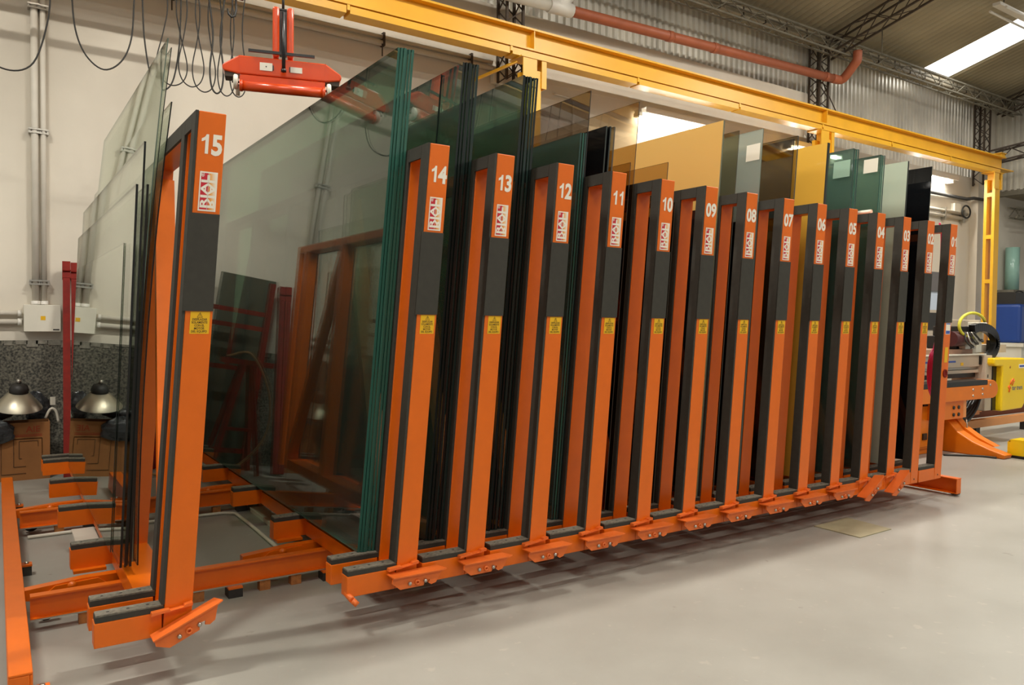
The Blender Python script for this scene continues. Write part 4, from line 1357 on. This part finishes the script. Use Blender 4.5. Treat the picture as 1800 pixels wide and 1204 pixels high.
part('bridge_beam', MB().box(-.85, .82, .05, .35, .935, 1.075), M['beige'], t, bevel=.006)
part('beam_lip', MB().box(-.85, .82, .03, .36, 1.0755, 1.09), M['white_plastic'], t)
part('blue_stripe', MB().box(-.85, .12, .0465, .0495, .995, 1.015), M['blue_print'], t)
part('maker_mark', MB().box(.24, .30, .0465, .0495, .955, .99), M['sticker'], t, 'small faded yellow mark')
part('rail_bar', MB().box(-.85, .80, .08, .30, .905, .9345), M['steel'], t)
part('rail_bar', MB().box(-.85, .72, .06, .32, .862, .899), M['beige'], t)
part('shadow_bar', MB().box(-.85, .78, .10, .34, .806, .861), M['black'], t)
part('top_lid', MB().box(-.9, .62, .10, .55, 1.091, 1.145), M['brown_lid'], t)
part('end_plate', MB().box(.70, .86, -.02, .38, .40, 1.07), M['beige'], t, bevel=.008)
part('slot', MB().box(.745, .765, -.0225, -.0205, .63, .74).box(.745, .765, -.0225, -.0205, .80, .84), M['dark'], t)
part('side_strip', MB().box(.8605, .95, -.03, .36, .40, .93), M['black'], t)
cov = part('end_cover', MB().prism([(.951, .39), (1.50, .40), (1.56, .46), (1.57, .98), (1.53, 1.03), (.74, 1.04), (.735, .97), (.78, .945), (.951, .94)], 'y', -.10, .36), M['yellow_cover'], t, bevel=.018)
pl = part('maker_plate', MB().box(1.37, 1.53, -.1025, -.1005, .905, .955), M['white_print'], cov, 'small white plate')
part('maker_line', MB().box(1.385, 1.515, -.1035, -.103, .920, .942), M['blue_print'], pl)
mb = MB()
mb.tube([(1.15, -.1015, .715), (1.19, -.1015, .76), (1.235, -.1015, .775)], .012, 5).tube([(1.20, -.1015, .70), (1.235, -.1015, .745), (1.26, -.1015, .755)], .010, 5)
mb.tube([(1.10, -.1015, .69), (1.135, -.1015, .655), (1.12, -.1015, .62)], .012, 5).tube([(1.12, -.1015, .70), (1.16, -.1015, .665)], .009, 5)
part('emblem', mb, mat('emblem_orange', lin(222, 100, 20), .5), cov, 'orange flame-like emblem')
mb = MB()
put_text(mb, 'tur trem', .080, lambda x, y: (1.345 + x * 1.0, -.1012, .640 + y), .002)
part('lettering', mb, mat('faded_blue_print', lin(110, 112, 120), .5), cov, 'faded grey-blue lettering')
part('cover_mark', MB().lathe([(.018, 0), (.018, .001), (0, .001)], (1.14, -.1005, .925), (0, -1, 0), 6), mat('amber_print', lin(170, 110, 20), .5), cov)

# head with hoses on top of the bridge
hd = part('head_block', MB().box(.32, .74, .15, .5, 1.146, 1.30).box(.36, .60, .12, .45, 1.301, 1.42), M['dark'], t, bevel=.01)
part('motor', MB().tube([(.12, .12, 1.27), (.48, .12, 1.27)], .09, 14), mat('dark_maroon', lin(72, 30, 30), .45), hd)
part('valve_block', MB().box(.36, .48, .06, .13, 1.15, 1.22).box(.52, .60, .06, .14, 1.15, 1.24), M['steel'], hd)
part('white_bracket', MB().box(.80, .93, .14, .2, 1.10, 1.36), M['white_plastic'], hd)
part('grey_cover', MB().box(.62, 1.02, .2, .5, 1.40, 1.50).box(.88, 1.12, .2, .5, 1.25, 1.40), M['beige'], hd, bevel=.01)
part('white_motor', MB().box(.70, .98, .1, .3, 1.36, 1.47), M['white_plastic'], hd, bevel=.01)
mb = MB()
n = 30
for i in range(n):
    a = R(115 - 205 * i / (n - 1))
    cx, cz, r = .70, 1.21, .20
    p = Vector((cx + r * math.cos(a) * 2.0, .06, cz + r * math.sin(a)))
    d = Vector((-math.sin(a) * 2.0, 0, math.cos(a))).normalized()
    mb.beam(p - d * .022, p + d * .022, .07, .10, 0, (math.cos(a), 0, math.sin(a)))
part('cable_chain', mb, M['black'], hd)
mb = MB()
mb.tube([(.50 + .32 * math.cos(R(a)), .05, 1.43 + .15 * math.sin(R(a))) for a in range(20, 290, 15)], .018, 8)
part('hose', mb, M['yellow_hose'], hd, 'yellow-green hose loop')
for i in range(5):
    mb = MB().tube(smooth([(.30 + .05 * i, .04, 1.35), (.26 + .09 * i, .0, 1.24), (.42 + .06 * i, .0, 1.17 + .02 * i), (.5 + .06 * i, .06, 1.26)]), .010, 6)
    part('hose', mb, M['steel'] if i % 2 else M['cable'], hd)
part('cable_tray', MB().box(.95, 1.6, .15, .5, 1.09, 1.19), M['beige'], t)
part('tray_bolt', MB().box(1.05, 1.07, .10, .14, 1.0505, 1.25).box(1.12, 1.14, .10, .14, 1.0505, 1.22), M['dark'], t)
# lower table frame behind the leg
part('table_rail', MB().box(.2, 2.9, .30, .38, .12, .22), M['orange_pale'], t)
part('table_post', MB().box(.70, .80, .32, .40, .2205, .60), M['orange_pale'], t)
part('table_panel', MB().box(.805, 2.9, .42, .46, .2205, .62), mat('brown_panel', lin(104, 50, 18), .6), t)
part('table_panel', MB().box(-.3, .695, .42, .46, .2205, .62), bpy.data.materials['brown_panel'], t)
part('cross_rail', MB().box(.15, 2.9, .30, .40, .6005, .70), M['orange_machine'], t)
part('gusset', MB().prism([(-.02, .58), (.40, .60), (.2, .50), (.0, .46)], 'y', .05, .10), M['orange_pale'], t)
part('panel_fitting', MB().box(1.35, 1.47, .39, .4195, .27, .36).box(1.28, 1.54, .395, .4195, .30, .312).box(1.28, 1.54, .395, .4195, .335, .345), M['orange_pale'], t)
mb = MB()
for i in range(7):
    mb.tube(smooth([(.05 + .03 * i, -.02 + .02 * i, .30 + .025 * i), (.25 + .03 * i, -.03 + .02 * i, .32 + .035 * i), (.45, -.02 + .02 * i, .42 + .025 * i), (.60, .0 + .02 * i, .56)]), .028, 6)
part('cable_bundle', mb, M['black'], t)
for x in (1.2, 2.6):
    part('table_foot', MB().box(x, x + .1, .30, .38, 0, .1195), M['dark'], t)

t = thing('foot_pedal', 'yellow guarded foot pedal with a black treadle in front of the orange machine leg', 'pedal', (9.25, 3.78, 0))
part('guard', MB().prism([(-.11, .03), (-.11, .17), (-.08, .20), (.08, .20), (.11, .17), (.11, .03), (.095, .03), (.095, .165), (.075, .185), (-.075, .185), (-.095, .165), (-.095, .03)], 'x', -.12, .12).box(-.12, -.108, -.094, .094, .03, .184), M['yellow_cover'], t)
part('base', MB().box(-.13, .14, -.17, .17, 0.0, .0295), M['black'], t)
part('treadle', MB().prism([(-.38, .015), (-.40, .03), (-.175, .055), (-.172, .0)], 'x', -.10, .05), M['black'], t)
solo('machine_cable', MB().tube(smooth([(8.6, 4.3, .012), (8.8, 4.12, .012), (8.88, 4.02, .012), (8.91, 3.9, .012)]), .011, 6), M['cable'], 'black cable on the floor from the orange cabinet to the pedal', 'cable')

# ------------------------------------------------------------------ far right background
t = thing('blue_tank', 'blue plastic tank on a white stand beyond the yellow post', 'tank', (18.6, 7.75, 0))
part('tank_body', MB().box(-.80, .9, -.35, .35, 1.08, 1.90), M['blue_tank'], t, bevel=.06)
for i in range(4):
    part('tank_rib', MB().box(-.30 + .32 * i, -.12 + .32 * i, -.372, -.351, 1.35, 1.5).box(-.30 + .32 * i, -.12 + .32 * i, -.372, -.351, 1.62, 1.76), mat('blue_rib', lin(70, 104, 168), .3) if i == 0 else bpy.data.materials['blue_rib'], t)
part('stand_top', MB().box(-.9, 1.1, -.45, .42, 1.0, 1.079), M['white_plastic'], t)
part('stand_body', MB().box(-.85, 1.05, -.40, .40, 0, .999), M['white_plastic'], t)
part('black_box', MB().box(-.7, -.25, -.2, .2, 1.901, 2.15), M['dark'], t)
part('wire_loop', MB().tube([(-.05 + .35 * math.cos(R(a)), 0, 1.98 + .22 * math.sin(R(a))) for a in range(-20, 205, 15)], .014, 6), M['cable'], t)
solo('glass_tube', MB().tube([(19.0, 8.1, 2.25), (19.0, 8.1, 3.2)], .14, 16), M['teal_tube'], 'pale teal upright tube on the far wall above the blue tank', 'tube')
solo('wall_bracket', MB().box(18.75, 19.25, 7.95, 8.3, 2.19, 2.245), M['lattice'], 'small shelf under the teal tube', 'shelf')
t = thing('grey_enclosure', 'grey machine hood with a bright window seen through the opening of rack 01', 'machine', (13.6, 7.0, 0))
part('hood', MB().box(-.6, .27, 0, .6, 2.02, 2.36), mat('dark_grey_hood', lin(98, 94, 92), .5), t)
part('window', MB().box(-.58, .25, .02, .58, 1.70, 2.019), mat('pale_blue_panel', lin(190, 200, 214), .3), t)
part('lower_panel', MB().box(-.6, .27, 0, .6, 1.0, 1.699), M['beige'], t)
part('dark_slot', MB().box(-.55, .22, -.01, -.0005, 1.35, 1.65), M['dark'], t)
part('stand', MB().box(-.5, .2, .05, .55, 0, .999), M['lattice'], t)
lattice_thing('lattice_purlin', 'grey lattice beam of the annex roof right of the yellow post', 'purlin', None, [((18.7, 8.0, 3.95), (24, 8.0, 4.05))], .16, .22, .3, M['lattice'], (0, 1, 0), .014)
solo('orange_beam', MB().box(19.6, 24, 7.7, 7.8, 3.82, 3.98), M['pvc_brown'], 'orange-brown beam in the annex right of the yellow post', 'beam')
